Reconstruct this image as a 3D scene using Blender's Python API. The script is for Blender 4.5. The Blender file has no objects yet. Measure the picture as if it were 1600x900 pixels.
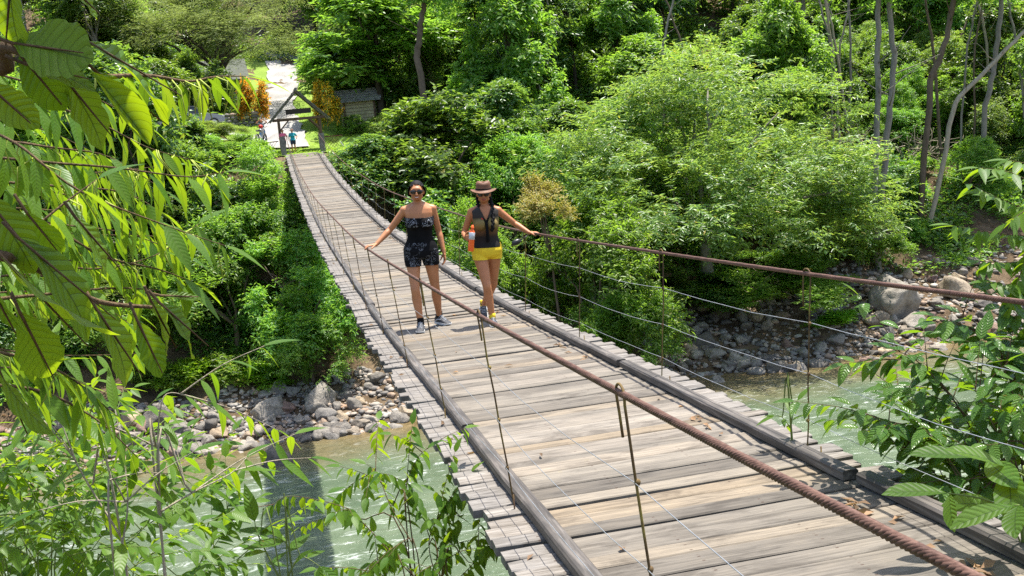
import bpy, bmesh, math, random
import numpy as np
from mathutils import Vector, Matrix, noise

# ------------------------------------------------------------------ camera, world, sun, exposure
S = bpy.context.scene
C = S.collection
PI = math.pi
CAM = np.array([-1.8796, 0.0, 2.0016]); FPX = 1676.0
CR = np.array([0.97178875, -0.21889157, -0.08782431])
CU = np.array([0.1189063, 0.13311518, 0.98394189])
CF = np.array([0.20368583, 0.96662652, -0.15538742])
cd = bpy.data.cameras.new('camera'); cam = bpy.data.objects.new('camera', cd); C.objects.link(cam)
cd.sensor_width = 36.0; cd.lens = FPX / 1600 * 36.0; cd.clip_start = 0.05; cd.clip_end = 2000
cam.matrix_world = Matrix(((CR[0], CU[0], -CF[0], CAM[0]), (CR[1], CU[1], -CF[1], CAM[1]), (CR[2], CU[2], -CF[2], CAM[2]), (0, 0, 0, 1)))
S.camera = cam
SUN = Vector((0.23, 0.10, 0.968)).normalized()
W = bpy.data.worlds.new('World'); S.world = W; W.use_nodes = True
wn = W.node_tree.nodes; bg = wn['Background']
sky = wn.new('ShaderNodeTexSky'); sky.sky_type = 'NISHITA'; sky.sun_disc = False
sky.sun_elevation = math.asin(SUN.z); sky.sun_rotation = math.atan2(SUN.x, SUN.y)
sky.air_density = 1.0; sky.dust_density = 2.0; sky.ozone_density = 1.0
W.node_tree.links.new(sky.outputs[0], bg.inputs[0]); bg.inputs[1].default_value = 0.15
sl = bpy.data.lights.new('sun', 'SUN'); sun = bpy.data.objects.new('sun', sl); C.objects.link(sun)
sl.energy = 5.0; sl.angle = math.radians(0.55); sl.color = (1.0, 0.955, 0.88)
sun.rotation_euler = (-SUN).to_track_quat('-Z', 'Y').to_euler()
S.view_settings.view_transform = 'Standard'; S.view_settings.look = 'None'
S.view_settings.exposure = 1.1; S.view_settings.gamma = 1.0; S.view_settings.use_curve_mapping = False
S.render.engine = 'CYCLES'
cy = S.cycles
cy.max_bounces = 6; cy.diffuse_bounces = 3; cy.glossy_bounces = 2; cy.transmission_bounces = 4; cy.transparent_max_bounces = 6
cy.caustics_reflective = False; cy.caustics_refractive = False
cy.use_denoising = False; cy.sample_clamp_indirect = 2.0; cy.sample_clamp_direct = 6.0; cy.use_adaptive_sampling = False
random.seed(7); RNG = np.random.default_rng(7)

# ------------------------------------------------------------------ helpers
def at(px, py, Y):
    """world point seen at a photo pixel on the vertical plane y = Y"""
    d = CF + (px - 800) / FPX * CR - (py - 450) / FPX * CU
    t = (Y - CAM[1]) / d[1]
    return CAM + t * d

def atd(px, py, dist):
    d = CF + (px - 800) / FPX * CR - (py - 450) / FPX * CU
    return Vector(CAM + d * dist)

def tag(o, label=None, cat=None, group=None, kind=None):
    if label: o['label'] = label
    if cat: o['category'] = cat
    if group: o['group'] = group
    if kind: o['kind'] = kind
    return o

def empty(name, loc=(0, 0, 0), rz=0, scale=1):
    o = bpy.data.objects.new(name, None); C.objects.link(o)
    o.location = loc; o.rotation_euler = (0, 0, rz); o.empty_display_size = .2
    o.scale = (scale,) * 3 if isinstance(scale, (int, float)) else scale
    return o

def link_mesh(name, me, mats=None, parent=None, smooth=True):
    o = bpy.data.objects.new(name, me); C.objects.link(o)
    if mats is not None:
        for m in (mats if isinstance(mats, (list, tuple)) else [mats]): me.materials.append(m)
    if smooth and len(me.polygons):
        me.polygons.foreach_set('use_smooth', np.ones(len(me.polygons), dtype=bool))
    if parent: o.parent = parent
    return o

class MB:
    """collects shapes into one mesh"""
    def __init__(s): s.v = []; s.f = []; s.m = []; s.cur = 0
    def add(s, vs, fs):
        b = len(s.v); s.v.extend([tuple(v) for v in vs]); s.f.extend([tuple(i + b for i in f) for f in fs]); s.m.extend([s.cur] * len(fs)); return s
    def box(s, c, size, rot=None):
        x, y, z = (k / 2 for k in size); c = Vector(c)
        vs = [Vector((i, j, k)) for k in (-z, z) for j in (-y, y) for i in (-x, x)]
        if rot is not None: vs = [rot @ v for v in vs]
        return s.add([v + c for v in vs], [(0, 2, 3, 1), (4, 5, 7, 6), (0, 1, 5, 4), (2, 6, 7, 3), (0, 4, 6, 2), (1, 3, 7, 5)])
    def beam(s, a, b, w, h, up=(0, 0, 1)):
        a, b = Vector(a), Vector(b); d = (b - a); L = d.length; d.normalize()
        sx = d.cross(Vector(up)); sx.normalize(); uz = sx.cross(d)
        R = Matrix((sx, d, uz)).transposed()
        return s.box((a + b) / 2, (w, L, h), R)
    def tube(s, pts, rad, seg=8, cap=True, ell=None):
        pts = [Vector(p) for p in pts]; n = len(pts)
        if isinstance(rad, (int, float)): rad = [rad] * n
        vs = []; fs = []; prev = None
        for i, p in enumerate(pts):
            t = (pts[min(i + 1, n - 1)] - pts[max(i - 1, 0)]).normalized()
            if prev is None:
                ref = Vector((0, 0, 1)) if abs(t.z) < .9 else Vector((0, 1, 0))
                a = t.cross(ref).normalized()
            else:
                a = (prev - t * prev.dot(t)).normalized()
            prev = a; b = t.cross(a)
            for k in range(seg):
                w = 2 * PI * k / seg
                vs.append(p + (a * math.cos(w) + b * math.sin(w)) * rad[i])
        for i in range(n - 1):
            for k in range(seg):
                k2 = (k + 1) % seg
                fs.append((i * seg + k, i * seg + k2, (i + 1) * seg + k2, (i + 1) * seg + k))
        if cap:
            fs.append(tuple(reversed(range(seg)))); fs.append(tuple((n - 1) * seg + k for k in range(seg)))
        return s.add(vs, fs)
    def loft(s, secs, seg=20, axis='z', power=2.0):
        """secs: (pos, cx, cy, rx, ry) stacked along z"""
        vs = []; fs = []; n = len(secs)
        for (z, cx, cyy, rx, ry) in secs:
            for k in range(seg):
                w = 2 * PI * k / seg; cw, sw = math.cos(w), math.sin(w)
                e = 2 / power
                vs.append((cx + rx * math.copysign(abs(cw) ** e, cw), cyy + ry * math.copysign(abs(sw) ** e, sw), z))
        for i in range(n - 1):
            for k in range(seg):
                k2 = (k + 1) % seg
                fs.append((i * seg + k, i * seg + k2, (i + 1) * seg + k2, (i + 1) * seg + k))
        fs.append(tuple(reversed(range(seg)))); fs.append(tuple((n - 1) * seg + k for k in range(seg)))
        return s.add(vs, fs)
    def ball(s, c, r, seg=14, rings=9, rot=None):
        if isinstance(r, (int, float)): r = (r, r, r)
        c = Vector(c); vs = [Vector((0, 0, -r[2]))]
        for i in range(1, rings):
            a = -PI / 2 + PI * i / rings
            for k in range(seg):
                w = 2 * PI * k / seg
                vs.append(Vector((r[0] * math.cos(a) * math.cos(w), r[1] * math.cos(a) * math.sin(w), r[2] * math.sin(a))))
        vs.append(Vector((0, 0, r[2])))
        if rot is not None: vs = [rot @ v for v in vs]
        fs = [(0, 1 + (k + 1) % seg, 1 + k) for k in range(seg)]
        for i in range(rings - 2):
            for k in range(seg):
                k2 = (k + 1) % seg; a = 1 + i * seg; b = a + seg
                fs.append((a + k, a + k2, b + k2, b + k))
        t = len(vs) - 1; a = 1 + (rings - 2) * seg
        fs += [(a + k, a + (k + 1) % seg, t) for k in range(seg)]
        return s.add([v + c for v in vs], fs)
    def mesh(s, name):
        me = bpy.data.meshes.new(name); me.from_pydata(s.v, [], s.f); me.update()
        if any(s.m): me.polygons.foreach_set('material_index', s.m)
        return me
    def build(s, name, mats, parent=None, smooth=False):
        return link_mesh(name, s.mesh(name), mats, parent, smooth)

def np_mesh(name, V, F):
    """V (n,3), F (m,k) with constant k"""
    V = np.asarray(V, np.float32); F = np.asarray(F, np.int32); k = F.shape[1]
    me = bpy.data.meshes.new(name)
    me.vertices.add(len(V)); me.vertices.foreach_set('co', V.ravel())
    me.loops.add(F.size); me.loops.foreach_set('vertex_index', F.ravel())
    me.polygons.add(len(F)); me.polygons.foreach_set('loop_start', np.arange(0, F.size, k, dtype=np.int32))
    me.update(calc_edges=True)
    return me

def bake(o, mods):
    """apply modifiers, keep the object"""
    for kind, kw in mods:
        m = o.modifiers.new(kind.lower(), kind)
        for k, v in kw.items(): setattr(m, k, v)
    bpy.context.view_layer.update()
    dg = bpy.context.evaluated_depsgraph_get()
    me = bpy.data.meshes.new_from_object(o.evaluated_get(dg))
    o.modifiers.clear(); old = o.data; o.data = me; bpy.data.meshes.remove(old)
    return o

def copy_tree(o, parent=None):
    c = o.copy(); C.objects.link(c)
    if parent: c.parent = parent
    for ch in list(o.children): copy_tree(ch, c)
    return c

# ------------------------------------------------------------------ materials
class NT:
    def __init__(s, name):
        s.m = bpy.data.materials.new(name); s.m.use_nodes = True; s.t = s.m.node_tree
        s.b = s.t.nodes['Principled BSDF']; s.out = s.t.nodes['Material Output']
    def n(s, typ, **kw):
        nd = s.t.nodes.new(typ)
        for k, v in kw.items():
            if isinstance(k, str) and hasattr(nd, k): setattr(nd, k, v)
        return nd
    def l(s, a, b): s.t.links.new(a, b)
    def coord(s, kind='Object', scale=(1, 1, 1), rot=(0, 0, 0)):
        tc = s.n('ShaderNodeTexCoord'); mp = s.n('ShaderNodeMapping'); mp.inputs['Scale'].default_value = scale; mp.inputs['Rotation'].default_value = rot
        s.l(tc.outputs[kind], mp.inputs[0]); return mp.outputs[0]
    def noise(s, vec, scale, detail=4, rough=.55, dist=0):
        nd = s.n('ShaderNodeTexNoise'); nd.inputs['Scale'].default_value = scale; nd.inputs['Detail'].default_value = detail
        nd.inputs['Roughness'].default_value = rough; nd.inputs['Distortion'].default_value = dist
        if vec is not None: s.l(vec, nd.inputs['Vector'])
        return nd.outputs['Fac']
    def ramp(s, fac, stops, interp='LINEAR'):
        r = s.n('ShaderNodeValToRGB'); cr = r.color_ramp; cr.interpolation = interp
        while len(cr.elements) < len(stops): cr.elements.new(0.5)
        for e, (p, c) in zip(cr.elements, stops): e.position = p; e.color = (*c, 1) if len(c) == 3 else c
        s.l(fac, r.inputs[0]); return r.outputs[0]
    def mix(s, fac, a, b, mode='MIX'):
        m = s.n('ShaderNodeMix'); m.data_type = 'RGBA'; m.blend_type = mode
        for inp, v in ((0, fac), (6, a), (7, b)):
            if hasattr(v, 'links') or hasattr(v, 'is_linked'): s.l(v, m.inputs[inp])
            else: m.inputs[inp].default_value = v if inp == 0 else ((*v, 1) if len(v) == 3 else v)
        return m.outputs[2]
    def math(s, op, a, b=None, clamp=False):
        m = s.n('ShaderNodeMath'); m.operation = op; m.use_clamp = clamp
        for i, v in ((0, a), (1, b)):
            if v is None: continue
            if hasattr(v, 'is_linked'): s.l(v, m.inputs[i])
            else: m.inputs[i].default_value = v
        return m.outputs[0]
    def bump(s, h, strength=.4, dist=.02):
        b = s.n('ShaderNodeBump'); b.inputs['Strength'].default_value = strength; b.inputs['Distance'].default_value = dist
        s.l(h, b.inputs['Height']); s.l(b.outputs[0], s.b.inputs['Normal']); return b.outputs[0]
    def set(s, col=None, rough=None, metal=None, spec=None):
        if col is not None:
            if hasattr(col, 'is_linked'): s.l(col, s.b.inputs['Base Color'])
            else: s.b.inputs['Base Color'].default_value = (*col, 1)
        for k, v in (('Roughness', rough), ('Metallic', metal), ('Specular IOR Level', spec)):
            if v is not None:
                if hasattr(v, 'is_linked'): s.l(v, s.b.inputs[k])
                else: s.b.inputs[k].default_value = v
        return s

def g(c, k): return tuple(x * k for x in c)

def plain(name, col, rough=.6, var=.25, scale=6, metal=0, spec=.4, bump=0.0):
    t = NT(name); v = t.coord('Object'); nz = t.noise(v, scale, 5)
    t.set(t.ramp(nz, [(.3, g(col, 1 - var)), (.7, g(col, 1 + var))]), rough, metal, spec)
    if bump: t.bump(t.noise(v, scale * 4, 4), bump, .01)
    return t.m

def leaf_mat(name, stops, trans, tf=.4, rough=.38, spec=.38, objvar=.4):
    """leaf colour per leaf (random per island), a little per plant"""
    t = NT(name)
    ge = t.n('ShaderNodeNewGeometry'); oi = t.n('ShaderNodeObjectInfo')
    r = ge.outputs['Random Per Island']
    col = t.ramp(r, stops)
    hv = t.n('ShaderNodeHueSaturation'); t.l(col, hv.inputs['Color'])
    t.l(t.math('ADD', t.math('MULTIPLY', oi.outputs['Random'], .05), .475), hv.inputs['Hue'])
    t.l(t.math('ADD', t.math('MULTIPLY', oi.outputs['Random'], objvar), 1 - objvar / 2), hv.inputs['Value'])
    t.set(hv.outputs[0], rough, 0, spec)
    tr = t.n('ShaderNodeBsdfTranslucent')
    tcol = t.mix(1.0, t.mix(.5, hv.outputs[0], trans), (1.6, 1.6, 1.3), 'MULTIPLY')
    t.l(tcol, tr.inputs[0])
    mx = t.n('ShaderNodeMixShader'); mx.inputs[0].default_value = tf
    t.l(t.b.outputs[0], mx.inputs[1]); t.l(tr.outputs[0], mx.inputs[2]); t.l(mx.outputs[0], t.out.inputs[0])
    return t.m

M = {}
M['leaf_willow'] = leaf_mat('leaf_willow', [(0, (.045, .092, .022)), (.45, (.1, .182, .042)), (.85, (.165, .245, .085)), (.97, (.24, .25, .09)), (1, (.36, .22, .03))], (.36, .5, .05), .44, .34)
M['leaf_bush'] = leaf_mat('leaf_bush', [(0, (.042, .1, .02)), (.5, (.1, .2, .034)), (.9, (.17, .28, .05)), (1, (.28, .31, .05))], (.31, .54, .035), .47, .38)
M['leaf_dark'] = leaf_mat('leaf_dark', [(0, (.028, .07, .019)), (.6, (.068, .145, .033)), (.95, (.125, .205, .06)), (1, (.26, .21, .03))], (.28, .44, .03), .42, .32)
M['leaf_olive'] = leaf_mat('leaf_olive', [(0, (.09, .13, .04)), (.6, (.15, .19, .07)), (1, (.23, .26, .12))], (.3, .38, .08), .4, .5)
M['leaf_bright'] = leaf_mat('leaf_bright', [(0, (.06, .15, .015)), (.5, (.11, .24, .02)), (.95, (.18, .31, .025)), (1, (.3, .3, .03))], (.34, .6, .01), .5, .38)
M['leaf_orange'] = leaf_mat('leaf_orange', [(0, (.06, .11, .02)), (.3, (.12, .17, .02)), (.6, (.15, .23, .03)), (.64, (.8, .42, .02)), (.8, (.78, .27, .015)), (1, (.85, .58, .04))], (.75, .42, .02), .45, .5)
M['leaf_dry'] = leaf_mat('leaf_dry', [(0, (.1, .065, .035)), (.5, (.2, .125, .065)), (1, (.33, .2, .1))], (.3, .2, .08), .2, .7)
M['leaf_yellow_flower'] = leaf_mat('leaf_yellow_flower', [(0, (.12, .19, .04)), (.5, (.3, .28, .07)), (1, (.42, .34, .1))], (.4, .36, .05), .35, .5)
M['grass'] = leaf_mat('grass', [(0, (.09, .17, .02)), (.6, (.17, .29, .025)), (1, (.28, .36, .05))], (.35, .5, .02), .4, .5)

def bark_mat(name, a, b, sc=3):
    t = NT(name); v = t.coord('Object', (1, 1, .25)); nz = t.noise(v, sc, 6, .65); n2 = t.noise(v, sc * 6, 4)
    col = t.mix(.5, t.ramp(nz, [(.3, a), (.55, b), (.75, g(b, 1.4))]), t.ramp(n2, [(.3, a), (.7, b)]))
    t.set(col, .85, 0, .2); t.bump(n2, .6, .03); return t.m
M['bark_dark'] = bark_mat('bark_dark', (.03, .022, .016), (.085, .065, .048))
M['bark_grey'] = bark_mat('bark_grey', (.11, .095, .075), (.27, .245, .205))
M['bark_brown'] = bark_mat('bark_brown', (.06, .042, .028), (.16, .12, .085))
M['twig_pale'] = bark_mat('twig_pale', (.2, .16, .11), (.38, .33, .25), 8)
M['stem_green'] = plain('stem_green', (.12, .16, .03), .6)

def wood_plank():
    t = NT('weathered_planks'); v = t.coord('Object')
    ge = t.n('ShaderNodeNewGeometry'); r = ge.outputs['Random Per Island']
    oi = t.math('MULTIPLY', r, 37.0)
    cb = t.n('ShaderNodeCombineXYZ'); t.l(oi, cb.inputs[0]); t.l(oi, cb.inputs[2])
    va = t.n('ShaderNodeVectorMath'); va.operation = 'ADD'; t.l(v, va.inputs[0]); t.l(cb.outputs[0], va.inputs[1]); vv = va.outputs[0]
    def mp(sc):
        m = t.n('ShaderNodeMapping'); m.inputs['Scale'].default_value = sc; t.l(vv, m.inputs[0]); return m.outputs[0]
    base = t.ramp(r, [(0, (.098, .086, .071)), (.3, (.158, .14, .116)), (.6, (.196, .174, .143)), (.8, (.2, .16, .112)), (.9, (.225, .2, .168)), (1, (.128, .107, .083))])
    grain = t.noise(mp((2.2, 62, 10)), 1.0, 7, .68, .5)
    fine = t.noise(mp((5, 160, 30)), 1.0, 3, .6)
    blot = t.noise(mp((1.8, 5, 2)), 1.4, 6, .65, .5)
    col = t.mix(.75, base, t.ramp(grain, [(.3, (.25, .23, .21)), (.45, (.85, .84, .82)), (.7, (1.32, 1.3, 1.27))]), 'MULTIPLY')
    col = t.mix(.5, col, t.ramp(fine, [(.3, (.5, .48, .45)), (.55, (1.05, 1.05, 1.05))]), 'MULTIPLY')
    col = t.mix(.65, col, t.ramp(blot, [(.36, (.4, .38, .36)), (.48, (.95, .95, .95)), (.68, (1.25, 1.22, 1.16))]), 'MULTIPLY')
    # rough grey-black weathering of the overhanging ends outside the kerbs
    sx = t.n('ShaderNodeSeparateXYZ'); t.l(v, sx.inputs[0]); ax = t.math('ABSOLUTE', sx.outputs[0])
    endm = t.math('GREATER_THAN', ax, .80)
    endn = t.noise(mp((3.5, 30, 8)), 1.0, 6, .7, .8)
    endc = t.ramp(endn, [(.33, (.05, .045, .04)), (.5, (.17, .157, .142)), (.68, (.33, .307, .28))])
    col = t.mix(t.math('MULTIPLY', endm, .65), col, endc)
    nx_ = t.math('SUBTRACT', t.math('FRACT', t.math('ADD', t.math('MULTIPLY', ax, 1.72), .02)), .5); ny_ = t.noise(mp((0, 55, 0)), 1.0, 1, .5)
    nail = t.math('MULTIPLY', t.math('LESS_THAN', t.math('ABSOLUTE', nx_), .012), t.math('GREATER_THAN', ny_, .6)); col = t.mix(t.math('MULTIPLY', nail, .8), col, (.05, .028, .018))
    # moss and leaf dust in patches
    mo = t.noise(v, 2.3, 6, .7)
    col = t.mix(t.ramp(mo, [(.66, (0, 0, 0)), (.74, (.55, .55, .55))]), col, (.2, .17, .07))
    t.set(col, .78, 0, .3)
    h = t.math('ADD', t.math('MULTIPLY', grain, .6), t.math('MULTIPLY', fine, .4)); t.bump(h, .55, .006)
    return t.m
M['plank'] = wood_plank()

def kerb_wood():
    t = NT('dark_kerb_wood'); v = t.coord('Object', (30, 1.2, 30)); gr = t.noise(v, 1, 6, .65, .3); b = t.noise(t.coord('Object'), 3, 5)
    col = t.ramp(gr, [(.3, (.03, .026, .022)), (.5, (.075, .065, .056)), (.7, (.17, .152, .134))])
    col = t.mix(.6, col, t.ramp(b, [(.35, (.55, .55, .55)), (.65, (1.3, 1.25, 1.2))]), 'MULTIPLY')
    t.set(col, .62, 0, .4); t.bump(gr, .5, .006); return t.m
M['kerb'] = kerb_wood()

def rust():
    t = NT('rusty_steel'); v = t.coord('Object'); a = t.noise(v, 14, 6, .7); b = t.noise(v, 90, 3)
    col = t.mix(.4, t.ramp(a, [(.3, (.045, .02, .013)), (.5, (.11, .052, .034)), (.7, (.18, .1, .07))]), t.ramp(b, [(.35, (.05, .025, .018)), (.65, (.2, .12, .09))]))
    t.set(col, .62, .25, .4); t.bump(b, .3, .002); return t.m
M['rust'] = rust()
def rod_mat():
    t = NT('lichen_rod'); v = t.coord('Object'); a = t.noise(v, 5, 6, .7)
    t.set(t.ramp(a, [(.35, (.06, .032, .02)), (.5, (.13, .085, .03)), (.62, (.24, .19, .045))]), .75, .1, .3); return t.m
M['rod'] = rod_mat()
M['wire'] = plain('galvanised_wire', (.45, .46, .47), .4, .2, 20, .7)
M['timber_brown'] = plain('timber_brown', (.11, .062, .035), .75, .35, 9, bump=.3)
M['timber_grey'] = plain('timber_grey', (.17, .155, .135), .85, .35, 9, bump=.4)
M['sign_dark'] = plain('sign_dark', (.028, .018, .012), .7, .3)
M['roof_grey'] = plain('roof_grey', (.27, .26, .25), .7, .3, 5, bump=.4)
M['hut_board'] = plain('hut_board', (.42, .36, .22), .8, .2, 4, bump=.2)

def ground_mat():
    t = NT('earth'); v = t.coord('Object'); a = t.noise(v, .7, 8, .65); b = t.noise(v, 9, 6, .7); c = t.noise(v, 30, 4)
    col = t.ramp(a, [(.3, (.05, .036, .022)), (.5, (.115, .082, .05)), (.7, (.2, .15, .095))])
    col = t.mix(.6, col, t.ramp(b, [(.3, (.35, .33, .3)), (.5, (1, 1, 1)), (.7, (1.5, 1.35, 1.15))]), 'MULTIPLY')
    col = t.mix(t.ramp(c, [(.6, (0, 0, 0)), (.66, (.6, .6, .6))]), col, (.26, .15, .075))
    t.set(col, .95, 0, .15); t.bump(t.math('ADD', b, t.math('MULTIPLY', c, .5)), .8, .12); return t.m
M['ground'] = ground_mat()
def lawn_mat():
    t = NT('lawn'); v = t.coord('Object'); a = t.noise(v, .8, 6, .6); b = t.noise(v, 14, 5, .7)
    col = t.mix(.5, t.ramp(a, [(.3, (.1, .19, .025)), (.55, (.19, .28, .04)), (.75, (.3, .3, .09))]), t.ramp(b, [(.3, (.08, .15, .02)), (.7, (.26, .35, .06))]))
    t.set(col, .9, 0, .2); t.bump(b, .6, .05); return t.m
M['lawn'] = lawn_mat()
def gravel_mat():
    t = NT('pale_gravel'); v = t.coord('Object'); a = t.noise(v, .6, 7, .65); b = t.noise(v, 22, 5, .7)
    col = t.mix(.5, t.ramp(a, [(.35, (.2, .19, .172)), (.6, (.38, .366, .34))]), t.ramp(b, [(.3, (.18, .17, .158)), (.7, (.43, .413, .39))]))
    t.set(col, .95, 0, .2); t.bump(b, .6, .04); return t.m
M['path'] = gravel_mat()
def rock_mat():
    t = NT('river_rock'); v = t.coord('Object'); oi = t.n('ShaderNodeObjectInfo')
    va = t.n('ShaderNodeVectorMath'); va.operation = 'ADD'; t.l(v, va.inputs[0]); cb = t.n('ShaderNodeCombineXYZ'); t.l(t.math('MULTIPLY', oi.outputs['Random'], 50), cb.inputs[0]); t.l(cb.outputs[0], va.inputs[1]); v = va.outputs[0]
    a = t.noise(v, 1.6, 8, .65); b = t.noise(v, 9, 6, .7)
    base = t.ramp(oi.outputs['Random'], [(0, (.11, .1, .09)), (.3, (.22, .2, .175)), (.55, (.33, .295, .245)), (.75, (.17, .16, .15)), (.9, (.36, .285, .195)), (.97, (.2, .125, .105)), (1, (.08, .077, .077))])
    col = t.mix(.8, base, t.ramp(a, [(.32, (.45, .45, .44)), (.5, (1, 1, 1)), (.68, (1.3, 1.28, 1.22))]), 'MULTIPLY')
    col = t.mix(.7, col, t.ramp(b, [(.3, (.55, .53, .5)), (.6, (1.1, 1.1, 1.1))]), 'MULTIPLY')
    t.set(col, .85, 0, .25); t.bump(t.math('ADD', t.math('MULTIPLY', a, 2), b), .7, .08); return t.m
M['rock'] = rock_mat()
def pebble_mat():
    t = NT('pebbles'); ge = t.n('ShaderNodeNewGeometry'); r = ge.outputs['Random Per Island']
    col = t.ramp(r, [(0, (.09, .085, .078)), (.3, (.2, .18, .16)), (.6, (.31, .28, .24)), (.8, (.3, .2, .13)), (.9, (.42, .39, .34)), (1, (.13, .12, .11))])
    t.set(t.mix(.5, col, t.ramp(t.noise(t.coord('Object'), 12, 4), [(.3, (.5, .5, .5)), (.7, (1.3, 1.3, 1.3))]), 'MULTIPLY'), .85, 0, .25); return t.m
M['pebble'] = pebble_mat()

def water_mat():
    t = NT('river_water'); v = t.coord('Object')
    sx = t.n('ShaderNodeSeparateXYZ'); t.l(v, sx.inputs[0])
    wob = t.noise(v, .35, 4, .6)
    # shallows: riverbed shows brown along the far waterline
    yy = t.math('ADD', sx.outputs[1], t.math('MULTIPLY', wob, 6.0))
    sh = t.n('ShaderNodeMapRange'); sh.inputs[1].default_value = 43.5; sh.inputs[2].default_value = 49.5; t.l(yy, sh.inputs[0])
    bed = t.noise(v, 2.2, 6, .7)
    bedc = t.ramp(bed, [(.3, (.085, .06, .025)), (.6, (.17, .125, .06)), (.75, (.24, .19, .11))])
    deep = t.ramp(t.noise(v, .5, 5, .6), [(.3, (.06, .09, .052)), (.7, (.12, .155, .095))])
    col = t.mix(sh.outputs[0], deep, bedc)
    st = t.coord('Object', (.55, 1.5, 1)); fo = t.noise(st, 1.5, 8, .72, 1.2); fo2 = t.noise(v, .32, 3, .5)
    foam = t.math('MULTIPLY', t.ramp(fo, [(.55, (0, 0, 0)), (.7, (1, 1, 1))]), t.ramp(fo2, [(.38, (.15, .15, .15)), (.58, (1, 1, 1))]))
    foam = t.math('MULTIPLY', foam, t.math('SUBTRACT', 1.0, t.math('MULTIPLY', sh.outputs[0], .85)))
    t.set(t.mix(foam, col, (.6, .63, .6)), t.ramp(foam, [(0, (.14, .14, .14)), (1, (.6, .6, .6))]), 0, .22)
    t.b.inputs['IOR'].default_value = 1.33
    h = t.math('ADD', t.noise(t.coord('Object', (1, 2, 1)), 1.1, 4, .6, 1.0), t.math('MULTIPLY', fo, .5)); t.bump(h, .5, .3)
    return t.m
M['water'] = water_mat()

# ------------------------------------------------------------------ terrain
WZ = -11.0
PN = np.array([(-400, 8), (-60, 3), (-10, .3), (-1, -.4), (3, -1.8), (8, -5), (14, -8.5), (19, -11), (24, -12.3), (41, -12.4), (44, -11.6), (47, -11.05)], float)
FC = np.array([(50, -10), (53, -8.6), (56, -6.4), (60, -2.2), (62.6, .7), (64, 1.02), (67, 1.1), (110, 7.7), (200, 30), (420, 80)], float)
FR = np.array([(50, -9.6), (54, -8), (58, -5.6), (65, -2.2), (72, 2.2), (85, 9), (110, 20), (200, 48), (420, 90)], float)
FL = np.array([(50, -9.9), (53, -8.8), (58, -4.6), (62, .3), (66, 2.0), (74, 2.9), (80, 3.4), (95, 5.4), (130, 12), (200, 34), (420, 85)], float)
def sm(a): a = np.clip(a, 0, 1); return a * a * (3 - 2 * a)
def H(x, y, rough=True):
    x = np.asarray(x, float); y = np.asarray(y, float)
    def prof(P): Q = np.vstack([PN, P]); return np.interp(y, Q[:, 0], Q[:, 1])
    wr = sm((x - 4) / 12); wl = sm((-x - 2.2) / 2.5)
    z = prof(FC) * (1 - wr - wl) + prof(FR) * wr + prof(FL) * wl
    if rough:
        k = np.clip(np.abs(y - 65) / 4 + np.abs(x) / 6 - .8, 0, 1) * np.clip(np.abs(y - 33) / 12 - .6, 0.15, 1)
        z = z + k * (.35 * np.sin(x * .71 + 1.3 * np.sin(y * .37)) * np.sin(y * .63 + x * .2) + .18 * np.sin(x * 1.9 + y * .7) * np.sin(y * 1.7 - x * .4))
    return z
def Hs(x, y): return float(H(np.array([x]), np.array([y]))[0])

def grid_mesh(name, xs, ys, zoff=0, zf=None):
    X, Y = np.meshgrid(xs, ys); Z = (H(X, Y) if zf is None else zf(X, Y)) + zoff
    nx, ny = len(xs), len(ys); V = np.stack([X, Y, Z], -1).reshape(-1, 3)
    i = np.arange(ny - 1)[:, None] * nx + np.arange(nx - 1)[None]
    F = np.stack([i, i + 1, i + nx + 1, i + nx], -1).reshape(-1, 4)
    return np_mesh(name, V, F)
xs = np.concatenate([np.linspace(-600, -60, 20), np.arange(-58, 70, .6), np.linspace(72, 600, 22)])
ys = np.concatenate([np.linspace(-200, -10, 12), np.arange(-9, 95, .6), np.linspace(96, 600, 60)])
tag(link_mesh('ground', grid_mesh('ground', xs, ys), M['ground']), kind='structure')
tag(link_mesh('river', grid_mesh('river', np.linspace(-300, 300, 40), np.linspace(14, 49.5, 8), 0, lambda x, y: x * 0 + WZ), M['water']), kind='structure')
# gravel path climbing from the gate, lawn either side
def strip(name, pts, mat, off, nl=10):
    V = []; F = []; rng = np.random.default_rng(3)
    ys_ = np.arange(pts[0][0], pts[-1][0], .4); P = np.array(pts)
    lo = np.interp(ys_, P[:, 0], P[:, 1]); hi = np.interp(ys_, P[:, 0], P[:, 2])
    lo = lo + .25 * np.sin(ys_ * 1.7) * .6 + rng.normal(0, .05, len(ys_)); hi = hi + .25 * np.sin(ys_ * 1.3 + 1) * .6 + rng.normal(0, .05, len(ys_))
    for j, y in enumerate(ys_):
        for k in range(nl + 1):
            x = lo[j] + (hi[j] - lo[j]) * k / nl
            V.append((x, y, 0))
    V = np.array(V); V[:, 2] = H(V[:, 0], V[:, 1]) + off
    i = np.arange(len(ys_) - 1)[:, None] * (nl + 1) + np.arange(nl)[None]
    F = np.stack([i, i + 1, i + nl + 2, i + nl + 1], -1).reshape(-1, 4)
    return tag(link_mesh(name, np_mesh(name, V, F), mat), kind='structure')
strip('lawn', [(63.9, -3.5, 7), (70, -4.5, 9), (78, -5, 9), (92, -5, 7), (130, -6, 8)], M['lawn'], .05, 24)
strip('path', [(68.2, -1.6, .35), (70, -2.1, .5), (76, -2.3, .4), (85, -2.4, .3), (97, -1.6, .9), (112, -1.2, 1.8), (135, -1.0, 3.5)], M['path'], .17)
strip('car_park', [(70.5, -4.2, -2.0), (72, -13, -1.9), (75.5, -13, -2.1)], M['path'], .07, 24)

# ------------------------------------------------------------------ foliage
def unit(v): return v / np.maximum(np.linalg.norm(v, axis=-1, keepdims=True), 1e-9)

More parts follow.
